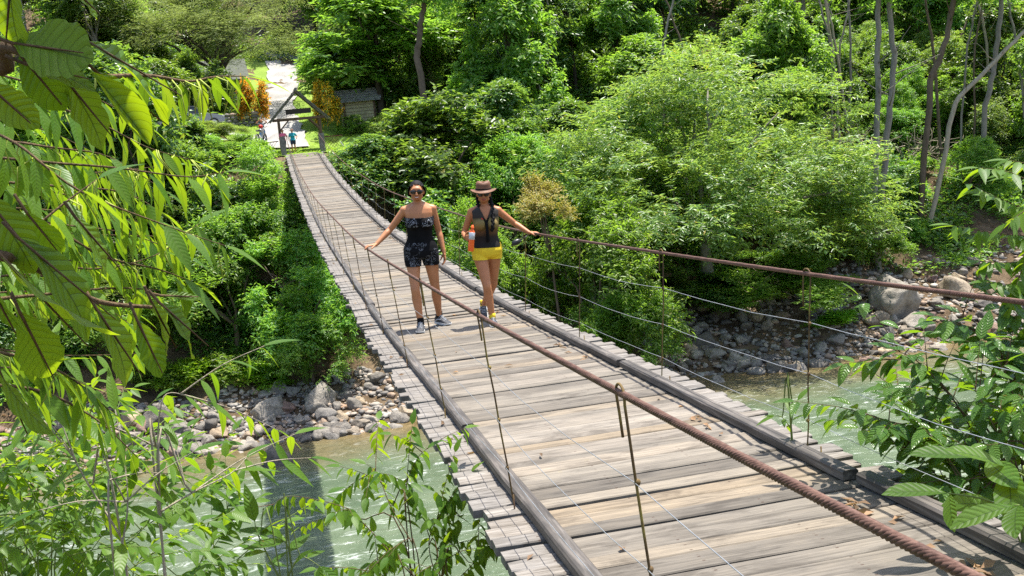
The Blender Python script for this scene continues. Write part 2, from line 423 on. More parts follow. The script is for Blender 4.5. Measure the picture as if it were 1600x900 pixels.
def leaf_verts(P, D, N, L, Wd, fold=.25, curl=.15, six=False):
    """P base, D direction, N up (n,3); L, Wd (n,) -> V, F (quads/tris as quads of 4)"""
    Sd = unit(np.cross(D, N)); N = np.cross(Sd, D); L = L[:, None]; w = Wd[:, None] / 2
    if not six:
        a = P; b = P + D * L * .45 + Sd * w + N * w * fold * 1.2; c = P + D * L - N * L * curl; d = P + D * L * .45 - Sd * w + N * w * fold * 1.2
        V = np.stack([a, b, c, d], 1); n = len(P); i = np.arange(n)[:, None] * 4
        F = np.concatenate([i + [[0, 1, 2]], i + [[0, 2, 3]]], 0)
        return V.reshape(-1, 3), F
    m1 = P + D * L * .3 - N * L * curl * .1; m2 = P + D * L * .68 - N * L * curl * .45; tip = P + D * L - N * L * curl
    l1 = m1 + Sd * w * .92 + N * w * fold; r1 = m1 - Sd * w * .92 + N * w * fold
    l2 = m2 + Sd * w * .8 + N * w * fold; r2 = m2 - Sd * w * .8 + N * w * fold
    V = np.stack([P, m1, m2, tip, l1, l2, r1, r2], 1); n = len(P); i = np.arange(n)[:, None] * 8
    tri = [[0, 1, 4], [1, 2, 5], [1, 5, 4], [2, 3, 5], [0, 6, 1], [1, 6, 7], [1, 7, 2], [2, 7, 3]]
    F = np.concatenate([i + [q] for q in tri], 0)
    return V.reshape(-1, 3), F

def crown(name, lobes, twigs, per, ll, lw, mat, droop=.25, seed=1, gap=.45, gfreq=.8, shell=(.62, 1.03), tl=.55, up=.5, six=False, bottom=-.55, spray=.9):
    """leaf mesh: twig sprays spread through the outer volume of overlapping lobes (cx,cy,cz,rx,ry,rz)"""
    rng = np.random.default_rng(seed); Lb = np.array(lobes, float)
    area = (Lb[:, 3] * Lb[:, 4] + Lb[:, 3] * Lb[:, 5] + Lb[:, 4] * Lb[:, 5]); pr = area / area.sum()
    n0 = int(twigs * 2.2); idx = rng.choice(len(Lb), n0, p=pr)
    d = unit(rng.normal(size=(n0, 3))); flip = d[:, 2] < bottom; d[flip, 2] *= -1
    rad = shell[0] + (shell[1] - shell[0]) * rng.random(n0) ** .55
    stray = rng.random(n0) < .09; rad[stray] *= rng.uniform(1.05, 1.32, stray.sum())
    P = Lb[idx, :3] + d * Lb[idx, 3:] * rad[:, None]
    # gaps: drop sprays where a smooth noise is low
    ph = rng.random(6) * 6
    q = np.sin(P[:, 0] * gfreq * 2.1 + ph[0] + 1.4 * np.sin(P[:, 1] * gfreq + ph[1])) + np.sin(P[:, 1] * gfreq * 2.3 + ph[2] + 1.4 * np.sin(P[:, 2] * gfreq * 1.3 + ph[3])) + np.sin(P[:, 2] * gfreq * 2.6 + ph[4] + 1.2 * np.sin(P[:, 0] * gfreq * 1.2 + ph[5]))
    q = q + .5 * np.sin(P[:, 0] * gfreq * 5.3 + ph[1]) * np.sin(P[:, 2] * gfreq * 4.7 + ph[2]) * np.sin(P[:, 1] * gfreq * 5.1 + ph[0])
    th = np.quantile(q, gap); keep = np.where(q > th)[0]
    if len(keep) > twigs: keep = keep[:twigs]
    P = P[keep]; d = d[keep]; T = len(P)
    td = unit(d * 1.0 + rng.normal(size=(T, 3)) * .45 + np.array([0, 0, up - .25]))
    # leaves along each twig
    k = np.tile(np.linspace(-.15, 1, per), (T, 1)) + rng.normal(0, .06, (T, per))
    tlen = tl * (.6 + .8 * rng.random((T, 1)))
    B = P[:, None] + td[:, None] * (k * tlen)[..., None] - np.array([0, 0, 1]) * (droop * tlen * k ** 2)[..., None]
    side = unit(np.cross(td, np.array([0, 0, 1.]) + rng.normal(0, .2, (T, 3))))
    sg = np.where(np.arange(per) % 2 == 0, 1, -1)[None, :, None]
    LD = unit(td[:, None] * .65 + side[:, None] * sg * spray + rng.normal(0, .3, (T, per, 3)) - np.array([0, 0, droop * 1.1]))
    N = unit(np.array([0, 0, 1.]) + rng.normal(0, .42, (T, per, 3)) + d[:, None] * .5)
    Ln = ll * (.65 + .6 * rng.random((T, per))); Wn = lw * (.7 + .5 * rng.random((T, per)))
    V, F = leaf_verts(B.reshape(-1, 3), LD.reshape(-1, 3), N.reshape(-1, 3), Ln.ravel(), Wn.ravel(), six=six)
    me = np_mesh(name, V, F); me.materials.append(mat)
    if six: me.polygons.foreach_set('use_smooth', np.ones(len(me.polygons), dtype=bool))
    return me

def wiggly(a, b, n=7, amp=.12, rng=random):
    a, b = Vector(a), Vector(b); L = (b - a).length; pts = []
    ox = oy = 0
    for i in range(n):
        t = i / (n - 1); ox += rng.uniform(-amp, amp) * L / n * 1.2; oy += rng.uniform(-amp, amp) * L / n * 1.2
        e = math.sin(PI * t) if i < n - 1 else 0
        pts.append(a.lerp(b, t) + Vector((ox * e, oy * e, 0)))
    return pts

def trunk_mesh(name, base_r, fork, targets, mat, lean=(0, 0), twigs=0, seed=1, top=None):
    """tapered trunk to a fork height then limbs to the lobe centres"""
    rng = random.Random(seed); mb = MB(); f = Vector((lean[0], lean[1], fork))
    pts = wiggly((0, 0, -.6), f, 7, .15, rng); mb.tube(pts, [base_r * (1.35 if i == 0 else 1.1 - .45 * i / 6) for i in range(7)], 9)
    for t in targets:
        t = Vector(t); mid = f.lerp(t, .5) + Vector((0, 0, .12 * (t - f).length))
        p1 = wiggly(f - Vector((0, 0, .1)), mid, 4, .25, rng)[:-1] + wiggly(mid, t, 4, .25, rng); r0 = base_r * .5
        mb.tube(p1, [r0 * (1 - .8 * i / 6) for i in range(7)], 6)
        for q in range(twigs):
            a = p1[rng.randint(3, 6)]; e = a + Vector((rng.uniform(-1, 1), rng.uniform(-1, 1), rng.uniform(-.2, .8))) * (t - f).length * .35
            mb.tube(wiggly(a, e, 4, .3, rng), [r0 * .22, r0 * .17, r0 * .12, r0 * .05], 4)
    me = mb.mesh(name); me.materials.append(mat); me.polygons.foreach_set('use_smooth', np.ones(len(me.polygons), dtype=bool))
    return me

def dome_lobes(w, h, n, seed, z0=.35):
    rng = random.Random(seed); L = []
    for i in range(n):
        a = rng.uniform(0, 2 * PI); r = math.sqrt(rng.random()) * w * .36
        zt = h * (1 - (r / (w * .52)) ** 2 * .75) * rng.uniform(.6, 1.05)
        rr = w * rng.uniform(.08, .22)
        L.append((r * math.cos(a), r * math.sin(a), max(zt - rr * .7, h * z0 * .6), rr, rr, rr * rng.uniform(.6, .85)))
        if rng.random() < .75:
            a2 = a + rng.uniform(-.5, .5); r2 = r + w * .1
            L.append((r2 * math.cos(a2), r2 * math.sin(a2), zt * rng.uniform(.3, .6), rr * .9, rr * .9, rr * .7))
    return L
def tall_lobes(w, z0, z1, n, seed):
    rng = random.Random(seed); L = []
    for i in range(n):
        t = (i + .5) / n; z = z0 + (z1 - z0) * t; a = rng.uniform(0, 2 * PI)
        r = w * .5 * math.sin(PI * min(1, .25 + .7 * t)) * rng.uniform(.3, .75); rr = w * rng.uniform(.14, .24)
        L.append((r * math.cos(a), r * math.sin(a), z, rr, rr, rr * .65))
    return L

PROTO = {}
def proto(key, lobes, crown_kw, base_r, fork, nlimb, bark, lean=(0, 0), twigs=1):
    c = crown(key + '_crown', lobes, **crown_kw)
    tg = sorted(lobes, key=lambda l: -l[3])[:nlimb]
    t = trunk_mesh(key + '_trunk', base_r, fork, [l[:3] for l in tg], bark, lean, twigs, crown_kw.get('seed', 1))
    PROTO.setdefault(key.rstrip('0123456789'), []).append((c, t))
PCOUNT = {}
def plant(name, key, x, y, w=1.0, h=None, rz=None, label=None, cat='tree', group=None, z=None, var=None):
    """one tree or shrub = Empty > trunk, crown"""
    L = PROTO[key]; i = PCOUNT.get(key, 0) if var is None else var; PCOUNT[key] = i + 1
    c, t = L[i % len(L)]
    e = empty(name, (x, y, (Hs(x, y) if z is None else z) - .05), random.uniform(0, 2 * PI) if rz is None else rz, (w, w, h if h else w))
    tag(e, label, cat, group)
    for nm, me in (('trunk', t), ('crown', c)):
        o = bpy.data.objects.new(nm, me); C.objects.link(o); o.parent = e
    return e

lb = dome_lobes(14, 12.5, 24, 11)
_r = random.Random(12)
for _i in range(14):
    _a = _i / 14 * 2 * PI; _q = _r.uniform(4.2, 6.2); lb.append((_q * math.cos(_a), _q * math.sin(_a), _r.uniform(2.2, 5.2), 2.0, 2.0, _r.uniform(1.6, 2.3)))
proto('willow', lb, dict(twigs=10500, per=12, ll=.25, lw=.068, mat=M['leaf_willow'], droop=.35, seed=11, gap=.36, gfreq=.6, tl=.65, shell=(.55, 1.07)), .3, 2.5, 12, M['bark_grey'])
for i, s in enumerate((21, 22, 23)):
    lb = dome_lobes(6.5, 5.5, 12, s)
    proto('dome%d' % i, lb, dict(twigs=3000, per=10, ll=.2, lw=.068, mat=M['leaf_bush'], droop=.3, seed=s, gap=.48, gfreq=.9, tl=.55), .14, 1.2, 7, M['bark_brown'], twigs=3)
for i, s in ((3, 24), (4, 25)):
    lb = dome_lobes(6.5, 5.5, 11, s)
    proto('dome%d' % i, lb, dict(twigs=2200, per=10, ll=.26 if i == 3 else .3, lw=.06 if i == 3 else .12, mat=M['leaf_willow' if i == 3 else 'leaf_dark'], droop=.45, seed=s, gap=.52, gfreq=.8, tl=.7), .14, 1.2, 8, M['bark_grey'], twigs=4)
for i, s in enumerate((31, 32)):
    lb = dome_lobes(5, 4.5, 11, s)
    proto('ovate%d' % i, lb, dict(twigs=2000, per=9, ll=.23, lw=.11, mat=M['leaf_dark'], droop=.25, seed=s, gap=.48, gfreq=1.0, tl=.5), .12, 1.2, 7, M['bark_dark'])
for i, s in enumerate((41, 42, 43)):
    lb = tall_lobes(9, 5.5, 14, 14, s)
    proto('tall%d' % i, lb, dict(twigs=3200, per=9, ll=.3, lw=.125, mat=M['leaf_dark' if i != 1 else 'leaf_bush'], droop=.3, seed=s, gap=.42, gfreq=.7, tl=.7), .2, 6, 9, M['bark_grey' if i else 'bark_dark'], twigs=2)
lb = tall_lobes(11, 4.5, 12, 16, 51)
proto('feather', lb, dict(twigs=5000, per=9, ll=.26, lw=.034, mat=M['leaf_olive'], droop=.35, seed=51, gap=.35, gfreq=.7, tl=.9), .28, 3.2, 10, M['bark_dark'], twigs=4)
for i, s in enumerate((61, 62)):
    lb = tall_lobes(8, 3, 10, 13, s)
    proto('broad%d' % i, lb, dict(twigs=2400, per=8, ll=.36, lw=.17, mat=M['leaf_dark' if i else 'leaf_bush'], droop=.35, seed=s, gap=.4, gfreq=.8, tl=.7), .18, 3, 9, M['bark_dark'])
lb = dome_lobes(4, 4, 9, 71)
proto('croton', lb, dict(twigs=700, per=8, ll=.34, lw=.12, mat=M['leaf_orange'], droop=.2, seed=71, gap=.4, tl=.45), .08, .8, 6, M['bark_brown'])
lb = [(x_, y_, z_ + 6.3, r_, r_, r_ * .8) for x_, y_, z_, r_, _a, _b in dome_lobes(3, 2.6, 9, 81)]
proto('blossom', lb, dict(twigs=1100, per=9, ll=.13, lw=.06, mat=M['leaf_yellow_flower'], droop=.1, seed=81, gap=.35, tl=.35), .08, 5, 6, M['bark_brown'])
for i, s in enumerate((91, 92)):
    lb = dome_lobes(2.6, 1.8, 7, s)
    proto('low%d' % i, lb, dict(twigs=420, per=8, ll=.24, lw=.085, mat=M['leaf_bright' if i else 'leaf_bush'], droop=.3, seed=s, gap=.35, gfreq=1.4, tl=.4), .04, .3, 5, M['bark_brown'])
for i, s in enumerate((101, 102)):
    lb = tall_lobes(6, 10, 17, 9, s)
    proto('slender%d' % i, lb, dict(twigs=700, per=8, ll=.3, lw=.12, mat=M['leaf_bush'], droop=.3, seed=s, gap=.4, tl=.7), .17, 10.5, 7, M['bark_grey'], lean=(.5, .2), twigs=2)

def plant_px(name, key, px, pytop, Y, wpx, size, **kw):
    """plant whose crown is centred at photo column px, top at pytop, standing on the terrain at depth Y; size = (width, height) of the proto"""
    p = at(px, pytop, Y); x = float(p[0]); gz = Hs(x, Y); h = max((p[2] - gz) / size[1], .25)
    dist = Y / CF[1]; w = wpx / FPX * dist / size[0]
    return plant(name, key, x, Y, w, h, **kw)
SZ = dict(willow=(14, 12.5), dome=(6.5, 5.7), ovate=(5, 4.7), tall=(9, 15), feather=(11, 13), broad=(8, 11), croton=(4, 4.2), blossom=(3, 8.9), low=(2.6, 2), slender=(6, 18))

# --- the plants one can single out
plant_px('willow_tree', 'willow', 1085, 86, 54, 560, SZ['willow'], rz=.4, label='huge domed pale green tree with narrow leaves dominating the far bank', cat='tree')
plant_px('flowering_shrub', 'dome', 905, 285, 49.0, 260, SZ['dome'], rz=.4, label='bright green narrow leaved bush beside the deck, behind the woman in the hat', cat='bush', var=0)
plant_px('flowering_shrub', 'dome', 960, 390, 47.6, 190, SZ['dome'], rz=2.4, label='lower narrow leaved bush leaning over the deck edge below the right cable', cat='bush', var=1)
plant_px('blossom_shrub', 'blossom', 850, 262, 49.8, 95, SZ['blossom'], rz=.4, label='shrub top covered in small pale yellow blossoms beside the hat woman', cat='bush')
plant_px('bank_bush', 'dome', 365, 208, 58, 185, SZ['dome'], rz=1.0, label='rounded light green bush on the far bank just left of the bridge end', cat='bush', var=2)
plant_px('bank_bush', 'dome', 345, 330, 54, 230, SZ['dome'], rz=2.0, label='broad light green bush below the bridge end, above the stony left bank', cat='bush', var=0)
plant_px('bank_bush', 'dome', 452, 340, 53, 230, SZ['dome'], rz=2.9, label='big leafy bush on the left bank partly in the shade of the bridge', cat='bush', var=2)
plant_px('bank_bush', 'dome', 470, 440, 51.3, 150, SZ['dome'], rz=2.9, label='bright leafy bush hanging over the left bank rocks beside the deck edge', cat='bush', var=1)
plant_px('bank_bush', 'dome', 235, 370, 55, 250, SZ['dome'], rz=.9, label='wide bush on the left bank behind the hanging branches', cat='bush')
plant_px('bank_bush', 'dome', 100, 330, 57, 260, SZ['dome'], rz=.9, label='bush at the far left of the opposite bank behind the big leaves', cat='bush')
plant_px('bank_bush', 'ovate', 690, 135, 60, 250, SZ['ovate'], rz=.2, label='dense dark shrub right of the bridge behind the woman in black', cat='bush')
plant_px('bank_bush', 'dome', 590, 190, 60.5, 170, SZ['dome'], rz=.2, label='light green shrub beside the right cable near the gateway', cat='bush')
plant_px('bank_bush', 'dome', 790, 190, 57, 200, SZ['dome'], rz=1.2, label='shrub between the dark shrub and the huge domed tree', cat='bush')
plant_px('bank_bush', 'ovate', 640, 270, 55.5, 180, SZ['ovate'], rz=1.8, label='dark shrub below the right cable behind the shoulder of the woman in black', cat='bush')
plant_px('bank_bush', 'dome', 740, 300, 53, 150, SZ['dome'], rz=4.8, label='bright shrub between the two walking women', cat='bush')
plant_px('bank_bush', 'low', 540, 235, 62, 110, SZ['low'], rz=4.8, label='small shrub at the right corner of the bridge end', cat='bush')
plant_px('feathery_tree', 'feather', 318, -60, 88, 290, SZ['feather'], rz=.5, label='olive feathery tree with dark arching trunk behind the parked car', cat='tree')
plant_px('spreading_tree', 'broad', 572, -50, 76, 250, SZ['broad'], rz=.5, label='broad leaved tree leaning over the gateway from the right', cat='tree', var=0)
for i_, (px_, py_, Y_, w_, k_, lab_) in enumerate([(520, 70, 80, 110, 'broad', 'small broad leaved tree right of the gravel path above the gateway roof'), (592, 70, 79, 120, 'ovate', 'dark tree half hiding the wooden hut on its right'), (545, 175, 72.5, 50, 'dome', 'light shrub in front of the wooden hut'), (515, 50, 96, 100, 'broad', 'broad leaved tree shading the upper end of the gravel path'), (610, 165, 71, 70, 'dome', 'light shrub at the right corner of the wooden hut'), (300, 60, 83, 110, 'ovate', 'dark tree behind the parked car under the feathery tree'), (250, 70, 78, 130, 'dome', 'light green tree left of the parked car')]):
    plant_px('gate_tree', k_, px_, py_, Y_, w_, SZ[k_], rz=i_ * 1.1, label=lab_, cat='tree')
plant_px('croton_shrub', 'croton', 386, 98, 79, 42, SZ['croton'], label='orange leaved shrub left of the gravel path', cat='bush')
plant_px('croton_shrub', 'croton', 502, 98, 73, 40, SZ['croton'], label='orange leaved shrub right of the gravel path behind the gateway', cat='bush')
for i_, (px_, py_, Y_, w_, k_, lab_) in enumerate([(300, 208, 63.5, 110, 'dome', 'light bush at the top of the left bank in front of the parked car'), (360, 206, 64, 90, 'dome', 'light bush at the top of the left bank in front of the stone wall'), (392, 212, 64.6, 56, 'low', 'low bush beside the lattice fence left of the gateway'), (225, 200, 63, 120, 'ovate', 'dark bush on the left bank top behind the hanging leaves'), (150, 190, 63, 130, 'dome', 'bush at the left bank top mostly behind the big leaves'), (332, 190, 69, 80, 'dome', 'small light bush just in front of the parked car'), (262, 170, 70, 70, 'ovate', 'dark bush beside the rear of the parked car')]):
    plant_px('bank_bush', k_, px_, py_, Y_, w_, SZ[k_], rz=i_ * 1.3, label=lab_, cat='bush')
plant_px('bank_bush', 'ovate', 1015, 400, 51.6, 190, SZ['ovate'], rz=.6, label='dark bush in the shade under the left side of the huge domed tree', cat='bush')
plant_px('bank_bush', 'dome', 1190, 385, 51.8, 250, SZ['dome'], rz=1.6, label='drooping bush under the huge domed tree above the right bank stones', cat='bush', var=2)
plant_px('bank_bush', 'dome', 1290, 400, 53.4, 150, SZ['dome'], rz=2.2, label='bush at the right foot of the huge domed tree beside the paired trunks', cat='bush', var=0)
plant_px('bank_bush', 'ovate', 1105, 420, 52.8, 170, SZ['ovate'], rz=2.8, label='dark bush hiding the trunk of the huge domed tree', cat='bush')
for px_, py_, Y_, lab_ in ((235, 545, 52.4, 'low shrub on the dark bank above the fluted pale boulder'), (290, 548, 52.2, 'low shrub on the dark bank above the middle of the left stones'), (345, 545, 52.3, 'low shrub on the dark bank left of the leafy bush by the deck'), (400, 560, 51.6, 'low shrub touching the stones below the leafy bush by the deck')):
    plant_px('bank_shrub', 'low', px_, py_, Y_, 85, SZ['low'], label=lab_, cat='bush')
plant_px('hanging_bush', 'low', 1300, 480, 49.5, 90, SZ['low'], label='small bright bush growing among the sunlit boulders by the river', cat='bush', var=1)

# --- slim trunks one can tell apart on the right bank
def trunk_tree(name, px_pts, Y, r0, r1, bark, label, top_h=5, leafy=True, var=0, cat='tree', sprout=6):
    P = [Vector(at(a, b, Y + dy)) for (a, b, dy) in px_pts]
    gz = Hs(P[0].x, P[0].y); base = Vector((P[0].x, P[0].y, gz)); P[0].z = min(P[0].z, gz) - .4
    e = empty(name, base); tag(e, label, cat)
    top = P[-1] + (P[-1] - P[-2]).normalized() * top_h
    pts = [p - base for p in P] + [top - base]
    # densify with small wobble
    rng = random.Random(int(px_pts[0][0])); dp = []
    for a, b in zip(pts[:-1], pts[1:]):
        for k in range(6):
            dp.append(a.lerp(b, k / 6) + Vector((rng.uniform(-.06, .06), rng.uniform(-.06, .06), 0)))
    dp.append(pts[-1]); n = len(dp)
    mb = MB(); mb.tube(dp, [r0 + (r1 - r0) * i / (n - 1) for i in range(n)], 9)
    for q in range(sprout):
        a = dp[rng.randint(int(n * .25), n - 1)]; d = Vector((rng.uniform(-1, 1), rng.uniform(-1, .3), rng.uniform(.0, .8))) * rng.uniform(.6, 2.6)
        mb.tube(wiggly(a, a + d, 5, .3, rng), [r1 * .35, r1 * .28, r1 * .2, r1 * .12, r1 * .05], 5)
    mb.build('trunk', bark, e, True)
    if leafy:
        c = PROTO['slender'][var % 2][0]; o = bpy.data.objects.new('crown', c); C.objects.link(o); o.parent = e
        o.location = pts[-1] - Vector((.3, 0, 15)); 
    return e
trunk_tree('slim_tree', [(1372, 410, 0), (1366, 300, 0), (1372, 150, 0), (1372, 0, 0)], 54, .19, .12, M['bark_grey'], 'left one of two pale mossy trunks standing close together on the far right bank')
trunk_tree('slim_tree', [(1376, 400, .3), (1379, 300, .3), (1386, 200, .3), (1398, 100, .3), (1389, 0, .3)], 54.4, .2, .13, M['bark_grey'], 'right, slightly bent one of two pale mossy trunks close together', var=1)
trunk_tree('slim_tree', [(1432, 215, 0), (1455, 125, 0), (1476, 70, 0), (1490, 0, 0)], 57, .19, .13, M['bark_brown'], 'brown trunk slanting up to the right beside the pair of pale trunks')
trunk_tree('fallen_trunk', [(1443, 218, 0), (1492, 160, 0), (1545, 105, 0), (1605, 45, 0)], 56, .15, .09, M['twig_pale'], 'bare pale trunk lying diagonally across the right hillside', 4, False, cat='dead tree', sprout=4)
trunk_tree('slim_tree', [(1527, 235, 0), (1540, 165, 0), (1556, 90, 0), (1566, 0, 0)], 58, .17, .13, M['bark_grey'], 'grey trunk crossed by the bare diagonal trunk', var=1)
trunk_tree('slim_tree', [(1255, 115, 0), (1254, 60, 0), (1255, 0, 0)], 70, .18, .14, M['bark_grey'], 'straight pale grey trunk above the huge domed tree')
trunk_tree('slim_tree', [(1213, 75, 0), (1226, 40, 0), (1243, 0, 0)], 70, .16, .12, M['twig_pale'], 'thin pale trunk leaning right beside the straight grey trunk', var=1)
trunk_tree('dark_trunk_tree', [(806, 140, 0), (800, 90, 0), (790, 40, 0), (784, 0, 0)], 68, .36, .26, M['bark_dark'], 'tree with thick dark trunk above the dark shrub, right of the women', 6)
trunk_tree('forked_tree', [(668, 142, 0), (652, 90, 0), (656, 45, 0), (664, 0, 0)], 66, .22, .13, M['bark_brown'], 'tree with thin crooked brown forked trunk right of the gateway', 4, var=1, sprout=9)

# --- forest filling the valley side behind
rf = random.Random(5)
def blocked(x, y, r):
    if 62 < y < 125 and -5.5 - r * .5 < x < 4.5 + r * .5 and not (y > 118): return True
    if 62 < y < 86 and -16 < x < 0 and y - r > 60: return True
    if y < 90 and 3 < x < 10 and y - r < 78: return True
    if y < 64 and 29 < x < 44: return True
    return False
kinds = [('forest_tree', 'tall', 'tree', 'tall forest tree standing in the thick woodland on the far hillside', 'forest trees on the far hillside', .8, 1.25, 3.2),
         ('forest_tree', 'broad', 'tree', 'broad leaved forest tree standing in the thick woodland on the far hillside', 'broad leaved trees on the far hillside', .8, 1.3, 3.0),
         ('forest_shrub', 'dome', 'bush', 'rounded bush growing among the trees of the far hillside', 'bushes on the far hillside', .7, 1.2, 2.6),
         ('forest_shrub', 'ovate', 'bush', 'dark leaved bush growing among the trees of the far hillside', 'dark bushes on the far hillside', .8, 1.3, 2.4)]
placed = []
def fill(n, ylo, yhi, pxlo, pxhi, wts, sep, tries=40, smul=1.0):
    for _ in range(n):
        for _t in range(tries):
            Y = rf.uniform(ylo, yhi); px = rf.uniform(pxlo, pxhi); x = float(at(px, 200, Y)[0])
            k = rf.choices(kinds, wts)[0]; r = k[7]
            if blocked(x, Y, r): continue
            if any((x - a) ** 2 + (Y - b) ** 2 < (sep * (r + c) * .5) ** 2 for a, b, c in placed): continue
            placed.append((x, Y, r)); s = rf.uniform(k[5], k[6]) * smul
            plant(k[0], k[1], x, Y, s, s * rf.uniform(.7, 1.35), label=k[3], cat=k[2], group=k[4]); break
fill(44, 58.5, 74, 1180, 1750, (.0, .5, 1, .7), .6, smul=.7)
fill(28, 58, 70, 560, 1180, (0, .3, 1, .6), .65, smul=.75)
fill(14, 55, 66, -200, 330, (0, .2, 1, 1), .8, smul=.85)
for i_ in range(26):
    px_ = rf.uniform(1130, 1640) if i_ < 22 else rf.uniform(840, 1100); Y_ = rf.uniform(60, 78); ln_ = rf.uniform(-60, 60)
    trunk_tree('thin_tree', [(px_, 150 + rf.uniform(-40, 90), 0), (px_ + ln_ * .4 + rf.uniform(-8, 8), 70, 0), (px_ + ln_, -20, 0)], Y_, rf.uniform(.06, .11), .04, M[rf.choice(('twig_pale', 'bark_grey', 'bark_brown'))], 'thin bare stemmed tree among the bushes of the far hillside', 3, False, sprout=12)['group'] = 'thin stemmed trees on the far hillside'
for i_ in range(14):
    px_ = rf.uniform(1320, 1680); Y_ = rf.uniform(54.5, 63); x_ = float(at(px_, 300, Y_)[0]); w_ = rf.uniform(.6, 1.2)
    plant('slope_shrub', rf.choice(('low', 'low', 'dome')), x_, Y_, w_ * .8, w_ * rf.uniform(.5, .8), label='low leafy shrub on the slope above the right bank stones', cat='bush', group='low shrubs above the right bank stones')
fill(64, 71, 92, 560, 1750, (.06, 1.2, 1.3, .7), .6, smul=.8)
fill(22, 86, 108, -250, 420, (1, 1, .6, .5), .75)
fill(70, 92, 128, 420, 1800, (.35, 1.4, .8, .5), .68, smul=1.05)
fill(40, 126, 190, -300, 1800, (1, 1, 0, 0), 1.0, smul=1.7)

# --- low undergrowth on the banks and slopes (nobody could count it)
def undergrowth(name, n, sampler, per, ll, lw, mat, seed, rad=.45, hgt=.5):
    rng = np.random.default_rng(seed); P = sampler(rng, n); n = len(P)
    Z = H(P[:, 0], P[:, 1]); B = np.stack([P[:, 0], P[:, 1], Z], 1)
    sc = (.5 + 1.0 * rng.random((n, 1)))
    a = rng.random((n, per)) * 2 * PI; r = rng.random((n, per)) ** .6 * rad * sc
    off = np.stack([np.cos(a) * r, np.sin(a) * r, rng.random((n, per)) * hgt * sc], -1)
    LD = unit(np.stack([np.cos(a), np.sin(a), rng.uniform(-.5, .6, (n, per))], -1) + rng.normal(0, .3, (n, per, 3)))
    N = unit(np.array([0, -.15, 1.]) + rng.normal(0, .4, (n, per, 3)))
    L = ll * (.6 + .8 * rng.random((n, per))) ; Wd = lw * (.7 + .6 * rng.random((n, per)))
    V, F = leaf_verts((B[:, None] + off).reshape(-1, 3), LD.reshape(-1, 3), N.reshape(-1, 3), L.ravel(), Wd.ravel())
    return tag(link_mesh(name, np_mesh(name, V, F), mat, None, False), kind='stuff')
def slope_sampler(ylo, yhi, pxlo=-150, pxhi=1750, patch=True, lawnfree=True, thr=-.4):
    def f(rng, n):
        Y = ylo + (yhi - ylo) * rng.random(n * 2); px = pxlo + (pxhi - pxlo) * rng.random(n * 2)
        dx = CR[0] * (px - 800) / FPX + CF[0]; dy = CF[1] + CR[1] * (px - 800) / FPX
        X = CAM[0] + dx / dy * Y
        k = np.ones(len(X), bool)
        if lawnfree: k &= ~((Y > 62.5) & (Y < 118) & (X > -5.2) & (X < 8.5 - 2 * (Y > 90))); k &= ~((Y > 68) & (Y < 78) & (X < -1) & (X > -15))
        beach = 53 + 1.2 * np.sin(X * .5) + (X > 14) * .8 + ((X > -14) & (X < 4)) * .3
        k &= Y > beach
        if patch:
            q = np.sin(X * .9 + 2 * np.sin(Y * .35)) + np.sin(Y * 1.1 + 1.5 * np.sin(X * .4)); k &= q > thr
        return np.stack([X, Y], 1)[k][:n]
    return f
undergrowth('undergrowth', 16000, slope_sampler(52.5, 80, thr=-.9), 10, .32, .11, M['leaf_bush'], 201)
undergrowth('undergrowth', 9000, slope_sampler(54, 84, thr=-.2), 10, .4, .16, M['leaf_dark'], 202, .6, .8)
undergrowth('undergrowth', 12000, slope_sampler(76, 130, thr=-1.3), 10, .55, .22, M['leaf_dark'], 203, .9, 1.2)
undergrowth('leaf_litter', 5000, slope_sampler(50.5, 70, patch=False), 5, .16, .08, M['leaf_dry'], 204, .5, .04)
def near_sampler(rng, n):
    X = rng.uniform(-16, 16, n); Y = rng.uniform(1.5, 20, n); k = np.abs(X) > 1.6
    return np.stack([X, Y], 1)[k]
undergrowth('undergrowth', 2500, near_sampler, 9, .22, .09, M['leaf_bright'], 205, .35, .5)
def lawn_sampler(rng, n):
    Y = rng.uniform(64.2, 92, n); X = rng.uniform(-4.6, 7.5, n)
    k = ~((X > -2.3) & (X < .5) & (Y > 68.2)); return np.stack([X, Y], 1)[k]
undergrowth('grass', 5000, lawn_sampler, 6, .2, .02, M['grass'], 206, .25, .1)

# tangles of dry grey brush on the right hillside
def dry_brush(px, py, Y, w, label, seed):
    p = at(px, py, Y); rng = random.Random(seed); x = float(p[0]); mb = MB()
    for _ in range(150):
        a = rng.uniform(0, 2 * PI); r = rng.random() * w * .5; b = Vector((math.cos(a) * r, math.sin(a) * r, rng.random() * w * .35))
        d = Vector((rng.gauss(0, 1), rng.gauss(0, .6), rng.gauss(0, .8))).normalized() * w * rng.uniform(.15, .4)
        mb.tube(wiggly(b, b + d, 5, .35, rng), [.022, .02, .016, .012, .006], 4)
    o = mb.build('dry_brush', M['twig_pale'], None, True); o.location = (x, Y, Hs(x, Y)); tag(o, label, 'dry brush', 'dry brush on the right hillside'); return o
dry_brush(1325, 110, 67, 4.5, 'tangle of dead grey twigs left of the paired pale trunks, uppermost of the three', 1)
dry_brush(1345, 185, 64, 4, 'tangle of dead twigs directly left of the paired pale trunks', 2)
dry_brush(1430, 130, 63, 4, 'tangle of dead twigs right of the paired pale trunks', 3)

